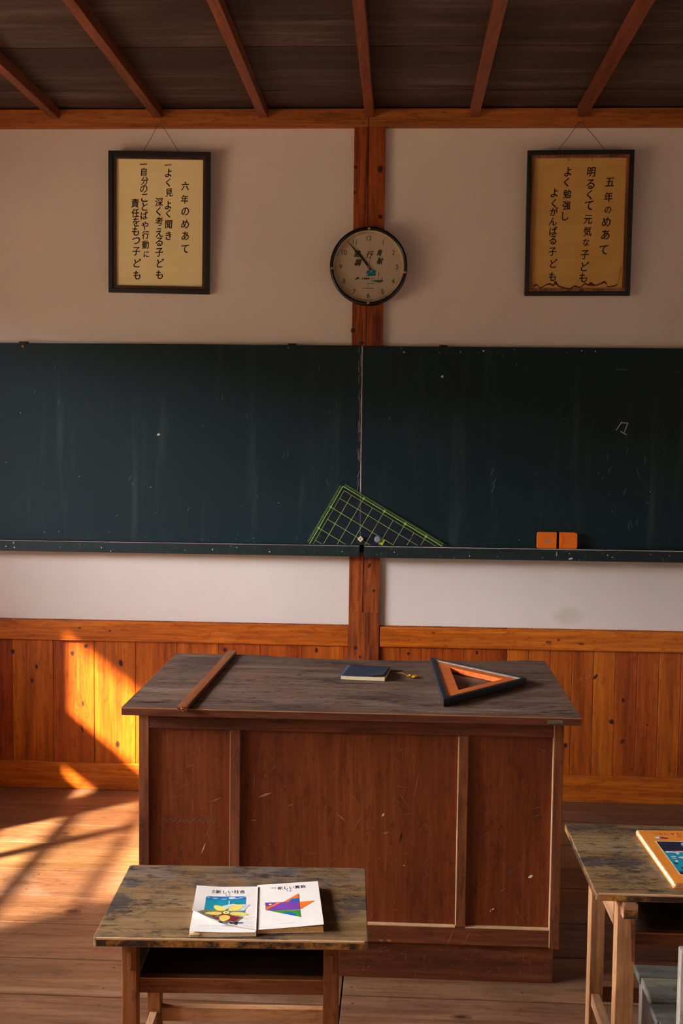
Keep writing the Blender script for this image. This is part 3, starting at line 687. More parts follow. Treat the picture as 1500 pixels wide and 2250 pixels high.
def hand(name, ang, l, w0, w1, back, y, mat):
    mb = MB(mat); d = Vector((math.sin(ang), 0, math.cos(ang))); n = Vector((d.z, 0, -d.x))
    pts = [-d*back-n*w0*.6, d*l*.75-n*w0*.5, d*l-n*w1, d*l+n*w1, d*l*.75+n*w0*.5, -d*back+n*w0*.6]
    mb.prism([p+Vector((0, y, 0)) for p in pts], (0, -.0012, 0), 0); return mb.build(name, t)
hand('hour_hand', math.radians(-36.5), .078, .0075, .003, .012, -.0285, 'handblk')
hand('minute_hand', math.radians(-40.2), .128, .0055, .0014, .012, -.0310, 'handblk')
hand('second_hand', math.radians(12), .040, .0014, .0005, .006, -.0330, 'red')
mb = MB('red'); mb.lathe([(.006, -.027), (.006, -.035), (.003, -.037)], (0, 0, 0), 0, 20); mb.build('hub', t)
for (a, k) in ((0, 'brass'), (PI, 'brass'), (math.radians(100), 'brass'), (math.radians(266), 'brass')):
    mb = MB(k); c = Vector((math.sin(a)*.146, -.055, math.cos(a)*.146)); mb.box(c.x-.005, c.x+.005, c.y-.003, c.y+.002, c.z-.004, c.z+.004, 0, .0015); mb.build('clip', t)
mb = MB('glass'); mb.lathe([(.1405, -.0440), (.1405, -.0455)], (0, 0, 0), 0, 64, False); mb.build('glass', t)

# ------------------------------------------------------------------ teacher's desk
t = thing('teacher_desk', 'large brown panelled teacher\'s desk with a worn grey top, below the chalkboard', 'desk', (-0.123, -1.29, 0))
def P(mb, name, parent=None):
    o = mb.build(name, parent or t); o.data.transform(Matrix.Translation(-Vector(t.location))); return o
ZT = .7585; XA, XB, YF, YK = -.737, .491, -1.668, -.905
mb = MB('desktop', 'desk', 'bare', 'scratch', 'scratchdark')
pts = [(XA, YF), (XB, YF), (XB, YK)]
for k in range(25):
    u = k/24; x = .42 - .86*u; 
    d = .058*(math.sin(PI*min(1, u*1.0))**.55) if 0 < u < 1 else 0
    pts.append((x, YK-d*(.55+.45*u)))
pts.append((XA, YK))
mb.prism([(x, y, ZT-.021) for x, y in pts], (0, 0, .021), 'desktop')
# worn front edge: brown nosing a hair proud with a pale arris
mb.box(XA+.0005, XB-.0005, YF-.001, YF+.0004, ZT-.0206, ZT-.0028, 'desk', 0)
mb.box(XA, XB, YF-.0006, YF+.0016, ZT-.0026, ZT+.0003, 'scratch', .0005)
mb.box(XA-.0004, XA+.0014, YF, YK, ZT-.002, ZT+.0003, 'scratch', .0005)
mb.box(XB-.09, XB-.05, YF-.0016, YF-.0008, ZT-.017, ZT-.007, 'chair', .0003)
mb.disc((-.665, -1.60, ZT+.0003), .035, .006, 'scratchdark', 12, .05, .3, False); 
def sliver(mb, c, L, w, ang, mat, plane='XZ', y=None):
    d = Vector((math.cos(ang), 0, math.sin(ang))); n = Vector((-d.z, 0, d.x)); p = []
    for a, b in ((-.5, -.15), (0, -.5), (.5, -.1), (.5, .1), (.05, .5), (-.5, .15)):
        q = d*a*L + n*b*w; p.append(q)
    if plane == 'XZ': mb.poly([(c[0]+q.x, c[1], c[2]+q.z) for q in p], mat)
    else: mb.poly([(c[0]+q.x, c[1]+q.z, c[2]) for q in p], mat)
for _ in range(90):
    sliver(mb, (random.uniform(XA+.03, XB-.03), random.uniform(YF+.03, YK-.09), ZT+.0003), random.uniform(.006, .030), random.uniform(.0006, .0014), random.gauss(.3, .7), 'scratch' if random.random() < .75 else 'scratchdark', 'XY')
P(mb, 'desk_top')
YP = -1.616
def stile(x0, x1, z0, z1, name, mat='deskv', side=0):
    mb = MB(mat, 'bare', 'scratch'); mb.box(x0, x1, YP, YP+.024, z0, z1, mat, .0015)
    if side: mb.box(x0-.0006, x0+.0022, YP-.0003, YP+.018, z0+.004, z1-.004, 'bare' if side > 1 else 'scratch', .0006)
    for _ in range(6): sliver(mb, (random.uniform(x0+.004, x1-.004), YP-.0004, random.uniform(z0+.03, z1-.03)), random.uniform(.006, .02), .001, random.uniform(0, 3), 'scratch')
    P(mb, name)
stile(-.702, -.674, .104, .737, 'corner_post'); stile(.427, .454, .104, .737, 'corner_post', side=2)
stile(-.450, -.422, .158, .690, 'mullion', side=1); stile(.172, .199, .158, .690, 'mullion', side=2)
mb = MB('desk', 'scratch'); mb.box(-.674, .427, YP+.001, YP+.024, .690, .737, 'desk', .0015); P(mb, 'top_rail')
mb = MB('desk', 'bare', 'scratch', 'porange'); mb.box(-.674, .427, YP+.0005, YP+.026, .108, .1565, 'desk', .0015)
for xa, xb in ((-.422, .171), (.199, .426)): mb.box(xa, xb, YP+.0003, YP+.016, .1555, .1585, 'bare', .0006)
for x in (-.03, -.008): mb.disc((x, YP-.0004, .113), .007, .0025, 'scratch', 10, 0, .3)
sliver(mb, (.16, YP-.0003, .13), .05, .002, 1.2, 'scratch'); sliver(mb, (.205, YP-.0003, .13), .045, .0015, 1.1, 'scratch')
P(mb, 'bottom_rail')
def dpanel(x0, x1, extra):
    mb = MB('deskpanel', 'scratch', 'scratchdark', 'greyprint', 'yellow'); y = -1.600
    mb.box(x0-.005, x1+.005, y, y+.01, .150, .695, 'deskpanel')
    n = int(330*(x1-x0))
    for _ in range(n):
        big = random.random() < .16
        sliver(mb, (random.uniform(x0+.02, x1-.015), y-.0004, random.uniform(.17, .66)), random.uniform(.015, .04) if big else random.uniform(.003, .010), random.uniform(.0006, .0012), random.gauss(1.2, .9), 'scratch' if random.random() < .85 else 'scratchdark')
    for (x, z, L, w, a, mat) in extra: sliver(mb, (x, y-.0005, z), L, w, a, mat)
    P(mb, 'panel')
dpanel(-.674, -.450, [*[(-.64+.0045*k, .428+.003*math.sin(k*1.7), .006+.004*(k%3), .0016, .9+.3*math.sin(k), 'greyprint') for k in range(34)], (-.555, .47, .035, .0016, 1.5, 'scratch'), (-.525, .352, .03, .004, 1.2, 'bare'), (-.49, .49, .03, .003, .5, 'scratch')])
dpanel(-.422, .172, [(-.355, .507, .035, .007, .35, 'scratch'), (-.285, .48, .02, .003, .5, 'scratch'), (-.385, .435, .014, .004, .1, 'scratch'), (-.145, .45, .03, .003, -.7, 'scratch'), (-.135, .28, .05, .006, 1.2, 'scratchdark'), (-.385, .545, .05, .002, 1.57, 'scratch'),
       (.03, .32, .006, .004, 0, 'bare'), (-.10, .435, .05, .002, 1.0, 'scratch'), (.06, .545, .06, .002, 1.4, 'scratch'), (-.03, .46, .012, .006, 1, 'bare'), (-.022, .41, .014, .006, .4, 'scratch'), (.02, .40, .03, .005, 1.4, 'scratchdark')])
dpanel(.199, .427, [(.375, .30, .014, .008, .5, 'cream'), (.275, .205, .008, .004, .5, 'yellow'), (.268, .20, .007, .003, 1.3, 'yellow'), (.40, .65, .03, .0015, -.4, 'greyprint'), (.32, .31, .03, .002, .7, 'greyprint'), (.39, .47, .02, .002, .4, 'greyprint'), (.30, .26, .014, .003, .6, 'greyprint')])
mb = MB('deskv'); mb.box(-.700, -.684, YP+.024, -.955, .104, .737, 0, .001); P(mb, 'side_panel')
mb = MB('deskv'); mb.box(.436, .452, YP+.024, -.955, .104, .737, 0, .001); P(mb, 'side_panel')
mb = MB('desk', 'scratch'); mb.box(-.690, .441, -1.600, -.975, 0.0, .106, 'desk', .0015)
for _ in range(40): sliver(mb, (random.uniform(-.1, .43), -1.6004, random.uniform(.01, .09)), random.uniform(.004, .02), .001, random.gauss(1.0, .8), 'scratch')
P(mb, 'plinth')
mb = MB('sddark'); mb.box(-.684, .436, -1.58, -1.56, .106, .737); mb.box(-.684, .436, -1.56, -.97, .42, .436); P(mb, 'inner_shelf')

# things on the teacher's desk
t = thing('pointer_stick', 'long thin brown wooden stick lying across the left of the teacher\'s desk', 'stick', (-.5586, -1.291, ZT))
mb = MB('stick', 'bare', 'scratchdark'); R = Matrix.Rotation(math.radians(-1.4), 4, 'Z')
mb.box(-.0128, .0128, -.402, .402, 0, .0115, 'stick', .0015, R)
for _ in range(16):
    sx_, sz_ = random.uniform(-.010, .011), random.uniform(.002, .0105); b = random.uniform(.001, .004)
    mb.box(sx_-.0016, sx_+.0016, -.402-b, -.398, sz_-.0012, sz_+.0012, random.choice(['bare', 'bare', 'scratchdark']), 0, R)
mb.build('shaft', t)

t = thing('notebook', 'small navy blue notebook with a lifted corner, lying on the teacher\'s desk', 'notebook', (-.092, -1.184, ZT), rz=math.radians(-6.0))
W, H_ = .138, .165
def sheet(mb, fz, W, H, mat, nx=14, ny=14, th=.0006, clip=None):
    b = bmesh.new(); vs = {}
    for i in range(nx+1):
        for j in range(ny+1):
            x, y = -W/2+W*i/nx, -H/2+H*j/ny
            vs[i, j] = (b.verts.new((x, y, fz(x, y))), b.verts.new((x, y, fz(x, y)+th)))
    for i in range(nx):
        for j in range(ny):
            for k in (0, 1): b.faces.new((vs[i, j][k], vs[i+1, j][k], vs[i+1, j+1][k], vs[i, j+1][k]))
    for i in range(nx):
        for j in (0, ny): b.faces.new((vs[i, j][0], vs[i+1, j][0], vs[i+1, j][1], vs[i, j][1]))
    for j in range(ny):
        for i in (0, nx): b.faces.new((vs[i, j][0], vs[i, j+1][0], vs[i, j+1][1], vs[i, j][1]))
    mb.merge(b, mat, True)
mb = MB('pages', 'notebook'); mb.box(-W/2+.001, W/2-.002, -H_/2+.001, H_/2-.002, .0008, .0115, 'pages'); mb.build('pages', t)
fz = lambda x, y: .0118 + .006*max(0, (x/W+.5)*.9 + (.5-y/H_)*.6 - .95)**1.4*4
mb = MB('notebook'); sheet(mb, fz, W, H_, 'notebook'); mb.box(-W/2-.001, -W/2+.001, -H_/2, H_/2, 0, .012, 'notebook', .0005); mb.box(-W/2, W/2, -H_/2, H_/2, 0, .0008, 'notebook'); mb.build('cover', t)

t = thing('fallen_leaf', 'tiny yellow leaf with a thin stem, on the teacher\'s desk beside the notebook', 'leaf', (.045, -1.215, ZT), rz=.2)
mb = MB('leaf'); pts = []
for k in range(15):
    a = 2*PI*k/15; r = (.023 if k % 3 == 0 else .013); pts.append((r*math.cos(a), r*math.sin(a)*1.15))
b = bmesh.new(); c0 = b.verts.new((0, 0, .007)); ring = [b.verts.new((x, y, .003+.007*((math.sin(k*2.1)+1)/2))) for k, (x, y) in enumerate(pts)]
for k in range(15): b.faces.new((c0, ring[k], ring[(k+1) % 15]))
bmesh.ops.solidify(b, geom=b.faces[:], thickness=.0006); mb.merge(b, 'leaf', False); mb.build('blade', t)
mb = MB('leafstem'); mb.tube([(-.006, .002, .006), (-.022, .030, .010), (-.040, .060, .003)], [.0011, .0009, .0013], 0, 6); mb.build('stem', t)

# wooden set square with black edging
A2, B2, C2 = Vector((.110, -.990)), Vector((.389, -1.279)), Vector((.131, -1.578))
cen = (A2+B2+C2)/3
t = thing('set_square', 'orange wooden set square with black edging, lying on the teacher\'s desk', 'set square', (cen.x, cen.y, ZT))
tri = [p-cen for p in (A2, C2, B2)]      # counter-clockwise
def inset(T, d):
    n = len(T); L_ = []
    for i in range(n):
        p, q = T[i], T[(i+1) % n]; e = (q-p).normalized(); nn = Vector((-e.y, e.x)); L_.append((p+nn*d, e))
    out = []
    for i in range(n):
        (p, e), (q, f) = L_[i-1], L_[i]; den = e.x*f.y-e.y*f.x; s_ = ((q-p).x*f.y-(q-p).y*f.x)/den; out.append(p+e*s_)
    return out
def trif(mb, T, d0, d1, z0, z1, mat):
    o, i_ = inset(T, d0), inset(T, d1); b = bmesh.new()
    V = [[b.verts.new((p.x, p.y, z)) for p in q] for q in (o, i_) for z in (z0, z1)]
    for k in range(3):
        k2 = (k+1) % 3
        b.faces.new((V[0][k], V[0][k2], V[1][k2], V[1][k])); b.faces.new((V[2][k], V[3][k], V[3][k2], V[2][k2]))
        b.faces.new((V[1][k], V[1][k2], V[3][k2], V[3][k])); b.faces.new((V[0][k], V[2][k], V[2][k2], V[0][k2]))
    mb.merge(b, mat)
mb = MB('tri'); trif(mb, tri, .012, .052, .003, .0175, 'tri'); mb.build('plate', t)
for k in range(3):
    o, i_ = inset(tri, 0), inset(tri, .0125); k2 = (k+1) % 3
    mb = MB('black'); mb.prism([(p.x, p.y, 0) for p in (o[k], o[k2], i_[k2], i_[k])], (0, 0, .0215), 0, .0012); mb.build('edging', t)
    a, b_ = inset(tri, .0120), inset(tri, .0142)
    mb = MB('cream'); mb.prism([(p.x, p.y, .0170) for p in (a[k], a[k2], b_[k2], b_[k])], (0, 0, .0012), 0); mb.build('inlay_line', t)

# ------------------------------------------------------------------ pupils' desks
def peg(t, x, y, z0, z1, mat='sdleg'):
    mb = MB(mat); w = .0042
    mb.prism([(x-w, y, z0+.006), (x, y, z0), (x+w, y, z0+.006), (x+w, y, z1), (x-w, y, z1)], (0, -.005, 0), 0, .0008); return mb
def desk_top(t, W, D, h, th, extra=None):
    mb = MB('sdtop', 'sdedge', 'scratch'); c = .007
    pts = [(-W/2+c, -D/2), (W/2-c, -D/2), (W/2-c*.3, -D/2+c*.3), (W/2, -D/2+c), (W/2, D/2-c), (W/2-c, D/2), (-W/2+c, D/2), (-W/2, D/2-c), (-W/2, -D/2+c), (-W/2+c*.3, -D/2+c*.3)]
    mb.prism([(x, y, h-th) for x, y in pts], (0, 0, th), 'sdtop', .0022)
    # end-grain battered front and left edges
    mb.box(-W/2+c, W/2-c, -D/2-.0006, -D/2+.0004, h-th+.002, h-.004, 'sdedge'); mb.box(-W/2+c, W/2-c, -D/2-.0004, -D/2+.003, h-.0035, h+.0003, 'bare', .0008)
    mb.box(-W/2-.0004, -W/2+.0008, -D/2+c, D/2-c, h-th+.002, h-.003, 'sdedge')
    for _ in range(36): sliver(mb, (random.uniform(-W/2+.03, W/2-.03), random.uniform(-D/2+.03, D/2-.03), h+.0003), random.uniform(.008, .03), random.uniform(.0006, .0012), random.gauss(.6, .9), 'scratch' if random.random() < .6 else 'scratchdark', 'XY')
    return mb.build('desk_top', t)
# left desk
t = thing('pupil_desk', 'small worn wooden pupil desk holding two white textbooks, before the teacher\'s desk', 'desk', (-.321, -2.340, 0), rz=math.radians(2.45))
h = .52
desk_top(t, .534, .377, h, .018)
for sx_ in (-1, 1):
    x0, x1 = (-.217, -.188) if sx_ < 0 else (.180, .210)
    for (y0, y1) in ((-.156, -.118), (.124, .162)):
        mb = MB('sdleg'); mb.box(x0, x1, y0, y1, 0, h-.018, 0, .0015); lg = mb.build('leg', t)
        if y0 < 0: peg(t, (x0+x1)/2+.001, y0+.001, .441, .478).build('peg', lg)
    xm = (x0+x1)/2
    mb = MB('sdside'); mb.box(xm-.008, xm+.008, -.118, .124, .178, .210, 0, .001); mb.build('side_stretcher', t)
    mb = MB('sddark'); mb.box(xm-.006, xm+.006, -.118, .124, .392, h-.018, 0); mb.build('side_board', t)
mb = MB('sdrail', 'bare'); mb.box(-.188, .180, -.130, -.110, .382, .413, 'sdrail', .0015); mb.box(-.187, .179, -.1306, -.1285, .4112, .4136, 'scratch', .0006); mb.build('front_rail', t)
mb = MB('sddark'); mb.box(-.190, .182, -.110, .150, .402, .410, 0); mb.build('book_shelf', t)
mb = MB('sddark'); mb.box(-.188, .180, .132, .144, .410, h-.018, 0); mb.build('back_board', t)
mb = MB('sdpale'); mb.box(-.188, .180, .140, .160, .180, .211, 0, .001); mb.build('rear_stretcher', t)

# right desk
t = thing('pupil_desk', 'worn wooden pupil desk holding an orange picture book, above the grey chair', 'desk', (.708, -2.182, 0), rz=math.radians(.4))
h = .58
desk_top(t, .60, .417, h, .016)
for sx_ in (-1, 1):
    x0, x1 = (-.251, -.214) if sx_ < 0 else (.214, .251)
    mb = MB('sdleg2', 'porange'); mb.box(x0, x1, -.188, -.150, 0, h-.016, 'sdleg2', .0015)
    if sx_ < 0: mb.prism([(x1-.011, -.1885, .53), (x1-.002, -.1885, .53), (x1-.002, -.1885, .43), (x1-.006, -.1885, .43)], (0, -.0004, 0), 'sdrail')
    mb.build('leg', t)
    mb = MB('sdleg2'); mb.box(x0+.004, x1-.001, .122, .167, 0, h-.016, 0, .0015); mb.build('leg', t)
    xm = (x0+x1)/2
    mb = MB('sdside', 'sdedge'); mb.box(xm-.013, xm+.017, -.216, .18, .530, .5635, 'sdside', .003); mb.box(xm-.012, xm+.016, -.2164, -.2155, .532, .550, 'sdedge'); mb.build('top_rail', t)
    mb = MB('sdside'); mb.box(x0-.001, x0+.011, -.150, .122, .490, .560, 0, .001); mb.build('side_board', t)
    mb = MB('sdside'); mb.box(xm-.010, xm+.010, -.150, .122, .178, .206, 0, .0015); mb.build('side_stretcher', t)
mb = MB('sdrail', 'scratch'); mb.box(-.214, .214, -.148, -.128, .449, .474, 'sdrail', .0015); mb.box(-.213, .213, -.1486, -.1465, .4722, .4746, 'scratch', .0006); mb.build('front_rail', t)
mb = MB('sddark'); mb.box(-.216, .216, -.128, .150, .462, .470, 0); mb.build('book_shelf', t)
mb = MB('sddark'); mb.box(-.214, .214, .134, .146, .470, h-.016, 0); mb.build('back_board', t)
mb = MB('sdrail'); mb.box(-.214, .214, .135, .155, .180, .208, 0, .001); mb.build('rear_stretcher', t)

# chair pushed under the right desk
t = thing('wooden_chair', 'weathered grey wooden chair pushed under the desk with the picture book', 'chair', (.708, -2.35, 0))
def CP(mb, name): 
    o = mb.build(name, t); o.data.transform(Matrix.Translation(-Vector(t.location))); return o
mb = MB('chair', 'nailhead'); ys = [-2.19, -2.265, -2.335, -2.36, -2.43, -2.505]
for k, (a, b_) in enumerate([(-2.19, -2.248), (-2.250, -2.352), (-2.357, -2.432), (-2.436, -2.505)]):
    xo = (.533, .536, .530, .533)[k]
    mb.box(xo, .885, b_, a, .322, .340 - (.003 if k == 2 else 0), 'chair', .003)
    for x in (.575, .59): mb.disc((x+.02*k, (a+b_)/2, .3404), .0035, .0025, 'nailhead', 8, y=False)
CP(mb, 'seat')
for x in (.540, .850):
    mb = MB('chairv'); mb.box(x, x+.028, -2.245, -2.217, 0, .322, 0, .002); CP(mb, 'leg')
    mb = MB('chairv'); mb.box(x+.007, x+.036, -2.535, -2.506, 0, .530, 0, .006); CP(mb, 'back_post')
mb = MB('chair'); mb.box(.583, .857, -2.528, -2.514, .45, .515, 0, .002); CP(mb, 'backrest')
mb = MB('chair'); mb.box(.568, .850, -2.238, -2.222, .286, .322, 0, .001); CP(mb, 'front_apron')
for x in (.546, .858):
    mb = MB('chair'); mb.box(x, x+.016, -2.507, -2.245, .10, .13, 0, .001); CP(mb, 'stretcher')

# ------------------------------------------------------------------ textbooks
def grid_cut(b, W, H, n):
    for ax, s in ((0, W), (1, H)):
        for k in range(1, n):
            co = Vector((0, 0, 0)); co[ax] = s*k/n; no = Vector((0, 0, 0)); no[ax] = 1
            bmesh.ops.bisect_plane(b, geom=b.verts[:]+b.edges[:]+b.faces[:], plane_co=co, plane_no=no)
class Cover:
    """flat print laid out on a page W x H (origin bottom left), then laid over the bowed cover"""
    def __init__(s, mb, W, H, fz): s.mb, s.W, s.H, s.fz = mb, W, H, fz
    def lay(s, b, mat, lift, n=14, keep=False):
        grid_cut(b, s.W, s.H, n)
        for v in b.verts: v.co.z = s.fz(v.co.x/s.W, v.co.y/s.H) + .00015 + lift*.40
        s.mb.merge(b, mat, False, fix=False)
    def poly(s, pts, mat, lift=.0003):
        b = bmesh.new(); f = b.faces.new([b.verts.new((u*s.W, v*s.H, 0)) for u, v in pts]); f.normal_update()
        if f.normal.z < 0: f.normal_flip()
        bmesh.ops.triangulate(b, faces=b.faces[:]); s.lay(b, mat, lift)
    def ell(s, u, v, ru, rv, ang, mat, lift=.0004, n=20):
        pts = []
        for k in range(n):
            a = 2*PI*k/n; x, y = ru*math.cos(a), rv*math.sin(a)*(1 - .25*math.cos(a))
            pts.append((u + (x*math.cos(ang)-y*math.sin(ang))/s.W, v + (x*math.sin(ang)+y*math.cos(ang))/s.H))
        s.poly(pts, mat, lift)
    def text(s, txt, u, v, size, mat, bold=0.0, lift=.0004, sx=1.0, sy=1.0, vertical=False):
        me, x0, x1, y0, y1 = glyph(txt, bold); b = bmesh.new(); b.from_mesh(me)
        b.transform(Matrix.Translation((u*s.W, v*s.H, 0)) @ Matrix.Diagonal((size*sx, size*sy, 1, 1)) @ Matrix.Translation((-(x0+x1)/2, -(y0+y1)/2, 0)))
        s.lay(b, mat, lift, 14)
def bowed(W, H, fz, mat, mb, outline, th=.0005):
    b = bmesh.new(); f = b.faces.new([b.verts.new((u*W, v*H, 0)) for u, v in outline]); f.normal_update()
    if f.normal.z < 0: f.normal_flip()
    bmesh.ops.triangulate(b, faces=b.faces[:]); grid_cut(b, W, H, 14)
    for v in b.verts: v.co.z = fz(v.co.x/W, v.co.y/H)
    bmesh.ops.solidify(b, geom=b.faces[:], thickness=th); mb.merge(b, mat, False)

# left book: social studies, cover corner curling up
W, H_ = .130, .222
t = thing('textbook', 'white social studies textbook with a yellow flower cover, its lower corner curled up', 'book', (-.3945, -2.524, .5205), rz=math.radians(6.2))
mb = MB('pages'); mb.box(.001, W-.001, .001, H_-.001, .0004, .0075, 'pages', .0004)
for k in range(5): mb.box(.0002*k, .02, -.0006*k, .05, .0010+k*.0012, .0016+k*.0012, 'pages')
mb.build('pages', t)
mb = MB('pagewhite', 'greyprint'); f1 = lambda u, v: .0082 + .004*max(0, 1-u*1.2)**2*max(0, 1-v*2.2)
bowed(W, H_, f1, 'pagewhite', mb, [(0.005, 0.0), (.985, 0.0), (.985, .5), (.005, .5)])
cv = Cover(mb, W, H_, f1)
for i in range(3):
    for j in range(6): cv.poly([(.12+j*.07, .10+i*.035-.03), (.165+j*.07, .10+i*.035-.03), (.165+j*.07, .104+i*.035-.03), (.12+j*.07, .104+i*.035-.03)], 'paleblue', .0006)
mb.build('first_page', t)
curl = [(0, .375), (.07, .345), (.16, .30), (.27, .245), (.40, .19), (.55, .14), (.72, .095), (.87, .06), (1, .045)]
def cut(u):
    for (a, b), (c, d) in zip(curl, curl[1:]):
        if a <= u <= c: return b+(d-b)*(u-a)/(c-a)
    return .045
f2 = lambda u, v: .0094 + .0075*max(0, 1-u)**1.2*max(0, 1-(v-cut(u))*2.2)**2 + .004*max(0, 1-u*2.5)*v
mb = MB('paperw', 'pagewhite'); bowed(W, H_, f2, 'paperw', mb, curl + [(1, 1), (0, 1)]); mb.box(W-.0006, W+.0006, 0, H_, 0, .0102, 'paperw', .0004); mb.box(0, W, 0, H_, 0, .0004, 'paperw'); cvo = mb.build('cover', t)
mb = MB('bookink', 'sea'); cv = Cover(mb, W, H_, f2)
cv.text('新しい社会', .56, .875, .0126, 'bookink', .006, sy=1.5); cv.text('改', .285, .892, .006, 'bookink', .0, sy=1.7); cv.text('訂', .285, .855, .006, 'bookink', .0, sy=1.7); cv.text('5上', .53, .80, .0085, 'bookblue', .0, sy=1.7)
mb.build('title', cvo)
mb = MB('sea'); cv = Cover(mb, W, H_, f2)
def rr(u0, u1, v0, v1, r):
    out = []
    for (cu, cvv, a0) in ((u1-r, v1-r*.55, 0), (u0+r, v1-r*.55, PI/2)):
        for k in range(5): a = a0+PI/2*k/4; out.append((cu+r*math.cos(a), cvv+r*.55*math.sin(a)))
    return out + [(u0, v0), (u1, v0)]
cv.poly(rr(.18, .82, .40, .765, .05), 'sea', .0002); cv.poly(rr(.18, .82, .69, .765, .05), 'skyb', .0003)
for (u, v, a, b) in ((.22, .735, .022, .006), (.33, .725, .045, .008), (.47, .705, .05, .006), (.60, .735, .06, .012), (.63, .715, .09, .006), (.74, .73, .04, .006)):
    cv.ell(u, v, a*W, b*H_, .05, 'cloud', .0004)
cv.poly([(.80, .56), (.90, .60), (.80, .44), (.55, .43), (.45, .55), (.62, .60)], 'paleblue', .00045)
cv.poly([(.08, .36), (.20, .45), (.45, .46), (.50, .40), (.45, .30), (.24, .26), (.16, .302)], 'olive', .0004)
cv.poly([(.16, .305), (.30, .36), (.52, .40), (.80, .30), (.70, .18), (.55, .155), (.40, .20), (.27, .25)], 'olive', .00042)
cv.poly([(.26, .33), (.52, .37), (.76, .29), (.66, .19), (.50, .19), (.36, .25)], 'maroon', .00047)
cv.poly([(.74, .58), (.82, .585), (.80, .48), (.73, .48)], 'cloud', .0005)
for k in range(4): cv.poly([(.735, .50+.022*k), (.815, .503+.022*k), (.815, .508+.022*k), (.735, .505+.022*k)], 'greyprint', .00055)
for (u, v) in ((.46, .165), (.68, .15), (.70, .175), (.62, .16)): cv.ell(u, v, .004, .005, .5, 'bookink', .0006); 
for (u, v) in ((.52, .145), (.76, .17)): cv.ell(u, v, .006, .003, .2, 'skyb', .0006)
cxu, cxv = .525, .395
for (u, v, a, ru, rv) in ((.41, .50, 2.2, .0165, .0100), (.67, .51, .95, .0185, .0115), (.33, .365, 3.35, .0170, .0085), (.73, .37, -.12, .0190, .0090), (.505, .265, -1.75, .0165, .0105)):
    cv.ell(u, v, ru, rv, a, 'yellow', .0007)
def hexa(r): return [(cxu+r/W*math.cos(k*PI/3), cxv+r*1.15/H_*math.sin(k*PI/3)) for k in range(6)]
cv.poly(hexa(.0092), 'bookink', .0009); cv.poly(hexa(.0074), 'yellow', .0011); cv.ell(cxu, cxv, .0026, .0026, 0, 'olive', .0013)
cv.poly([(.545, .48), (.555, .48), (.565, .66), (.55, .66)], 'cloud', .0008); cv.poly([(.50, .45), (.56, .50), (.55, .43)], 'greyprint', .0008)
mb.build('illustration', cvo)

# right book: arithmetic
W, H_ = .130, .222
t = thing('textbook', 'white arithmetic textbook with purple and orange triangle shapes on its cover', 'book', (-.264, -2.507, .5205), rz=0)
t.rotation_euler = (0, 0, math.radians(7.2))
t.location = (-.2635, -2.498, .5205)
sk = Matrix(((1, -.115, 0, 0), (.06, 1, 0, 0), (0, 0, 1, 0), (0, 0, 0, 1)))
parts = []
mb = MB('pagesorange'); 
mb.prism([(.001, .001, .0004), (W-.001, .001, .0004), (W-.001, .001, .0118), (.001, .001, .0070)], (0, H_-.002, 0), 'pagesorange', .0003); parts.append(mb.build('pages', t))
f3 = lambda u, v: .0078 + .0062*u + .0035*max(0, u-.3)**1.5*(1-v)
mb = MB('paperw', 'maroon'); bowed(W, H_, f3, 'paperw', mb, [(0, 0), (1, 0), (1, 1), (0, 1)], .0006); mb.box(-.0005, .0008, 0, H_, 0, .0082, 'paperw', .0004); mb.box(0, W, 0, H_, 0, .0004, 'paperw'); 
cv = Cover(mb, W, H_, lambda u, v: f3(u, v)-.0009); cv.poly([(.4, .001), (1, .001), (1, .03), (.4, .012)], 'maroon', 0)
cvo = mb.build('cover', t); parts.append(cvo)
def q3(X, Y):
    s_ = (X-83)/((1210+(Y-100)*.115)-83); yt = 180-80*s_; yb = 985-105*s_; fr = (Y-yt)/(yb-yt); return (s_, 1-fr)
mb = MB('bookink'); cv = Cover(mb, W, H_, f3)
cv.text('新しい算数', .56, .885, .0122, 'bookink', .006, sy=1.5); cv.text('改', .245, .90, .005, 'bookink', .0, sy=1.6); cv.text('訂', .29, .90, .005, 'bookink', .0, sy=1.6); cv.text('5上', .515, .82, .0085, 'bookblue', .0, sy=1.7)
cv.poly([(.36, .088), (.56, .088), (.56, .096), (.36, .096)], 'paleblue', .0003)
parts.append(mb.build('title', cvo))
mb = MB('purple'); cv = Cover(mb, W, H_, f3)
pp = lambda pts, m, l: cv.poly([q3(*p) for p in pts], m, l)
pp([(235, 515), (560, 500), (860, 490), (865, 630), (300, 655), (238, 650)], 'purple', .0003)
pp([(560, 500), (845, 340), (860, 490)], 'porange', .0004)
pp([(725, 440), (848, 425), (859, 492), (655, 498)], 'pblue', .0005)
pp([(235, 587), (350, 570), (440, 512), (525, 508), (330, 605), (250, 655), (235, 648)], 'porange', .0005)
pp([(862, 495), (1155, 470), (870, 630)], 'porange', .0004)
pp([(290, 657), (866, 636), (875, 760)], 'pgreen', .0004)
pp([(545, 702), (620, 685), (690, 680), (760, 698), (800, 735), (805, 748), (660, 722)], 'pblue', .0006)
cv.ell(*q3(322, 548), .0030, .0038, 0, 'yellow', .0007)
pp([(848, 345), (854, 345), (878, 760), (872, 760)], 'bookink', .0008); pp([(232, 515), (238, 515), (240, 652), (234, 652)], 'bookink', .0008)
for a, b_ in (((195, 520), (230, 524)), ((225, 520), (231, 552)), ((195, 545), (230, 550))): pp([a, (b_[0], a[1]), b_, (a[0], b_[1])], 'greyprint', .0004)
parts.append(mb.build('illustration', cvo))

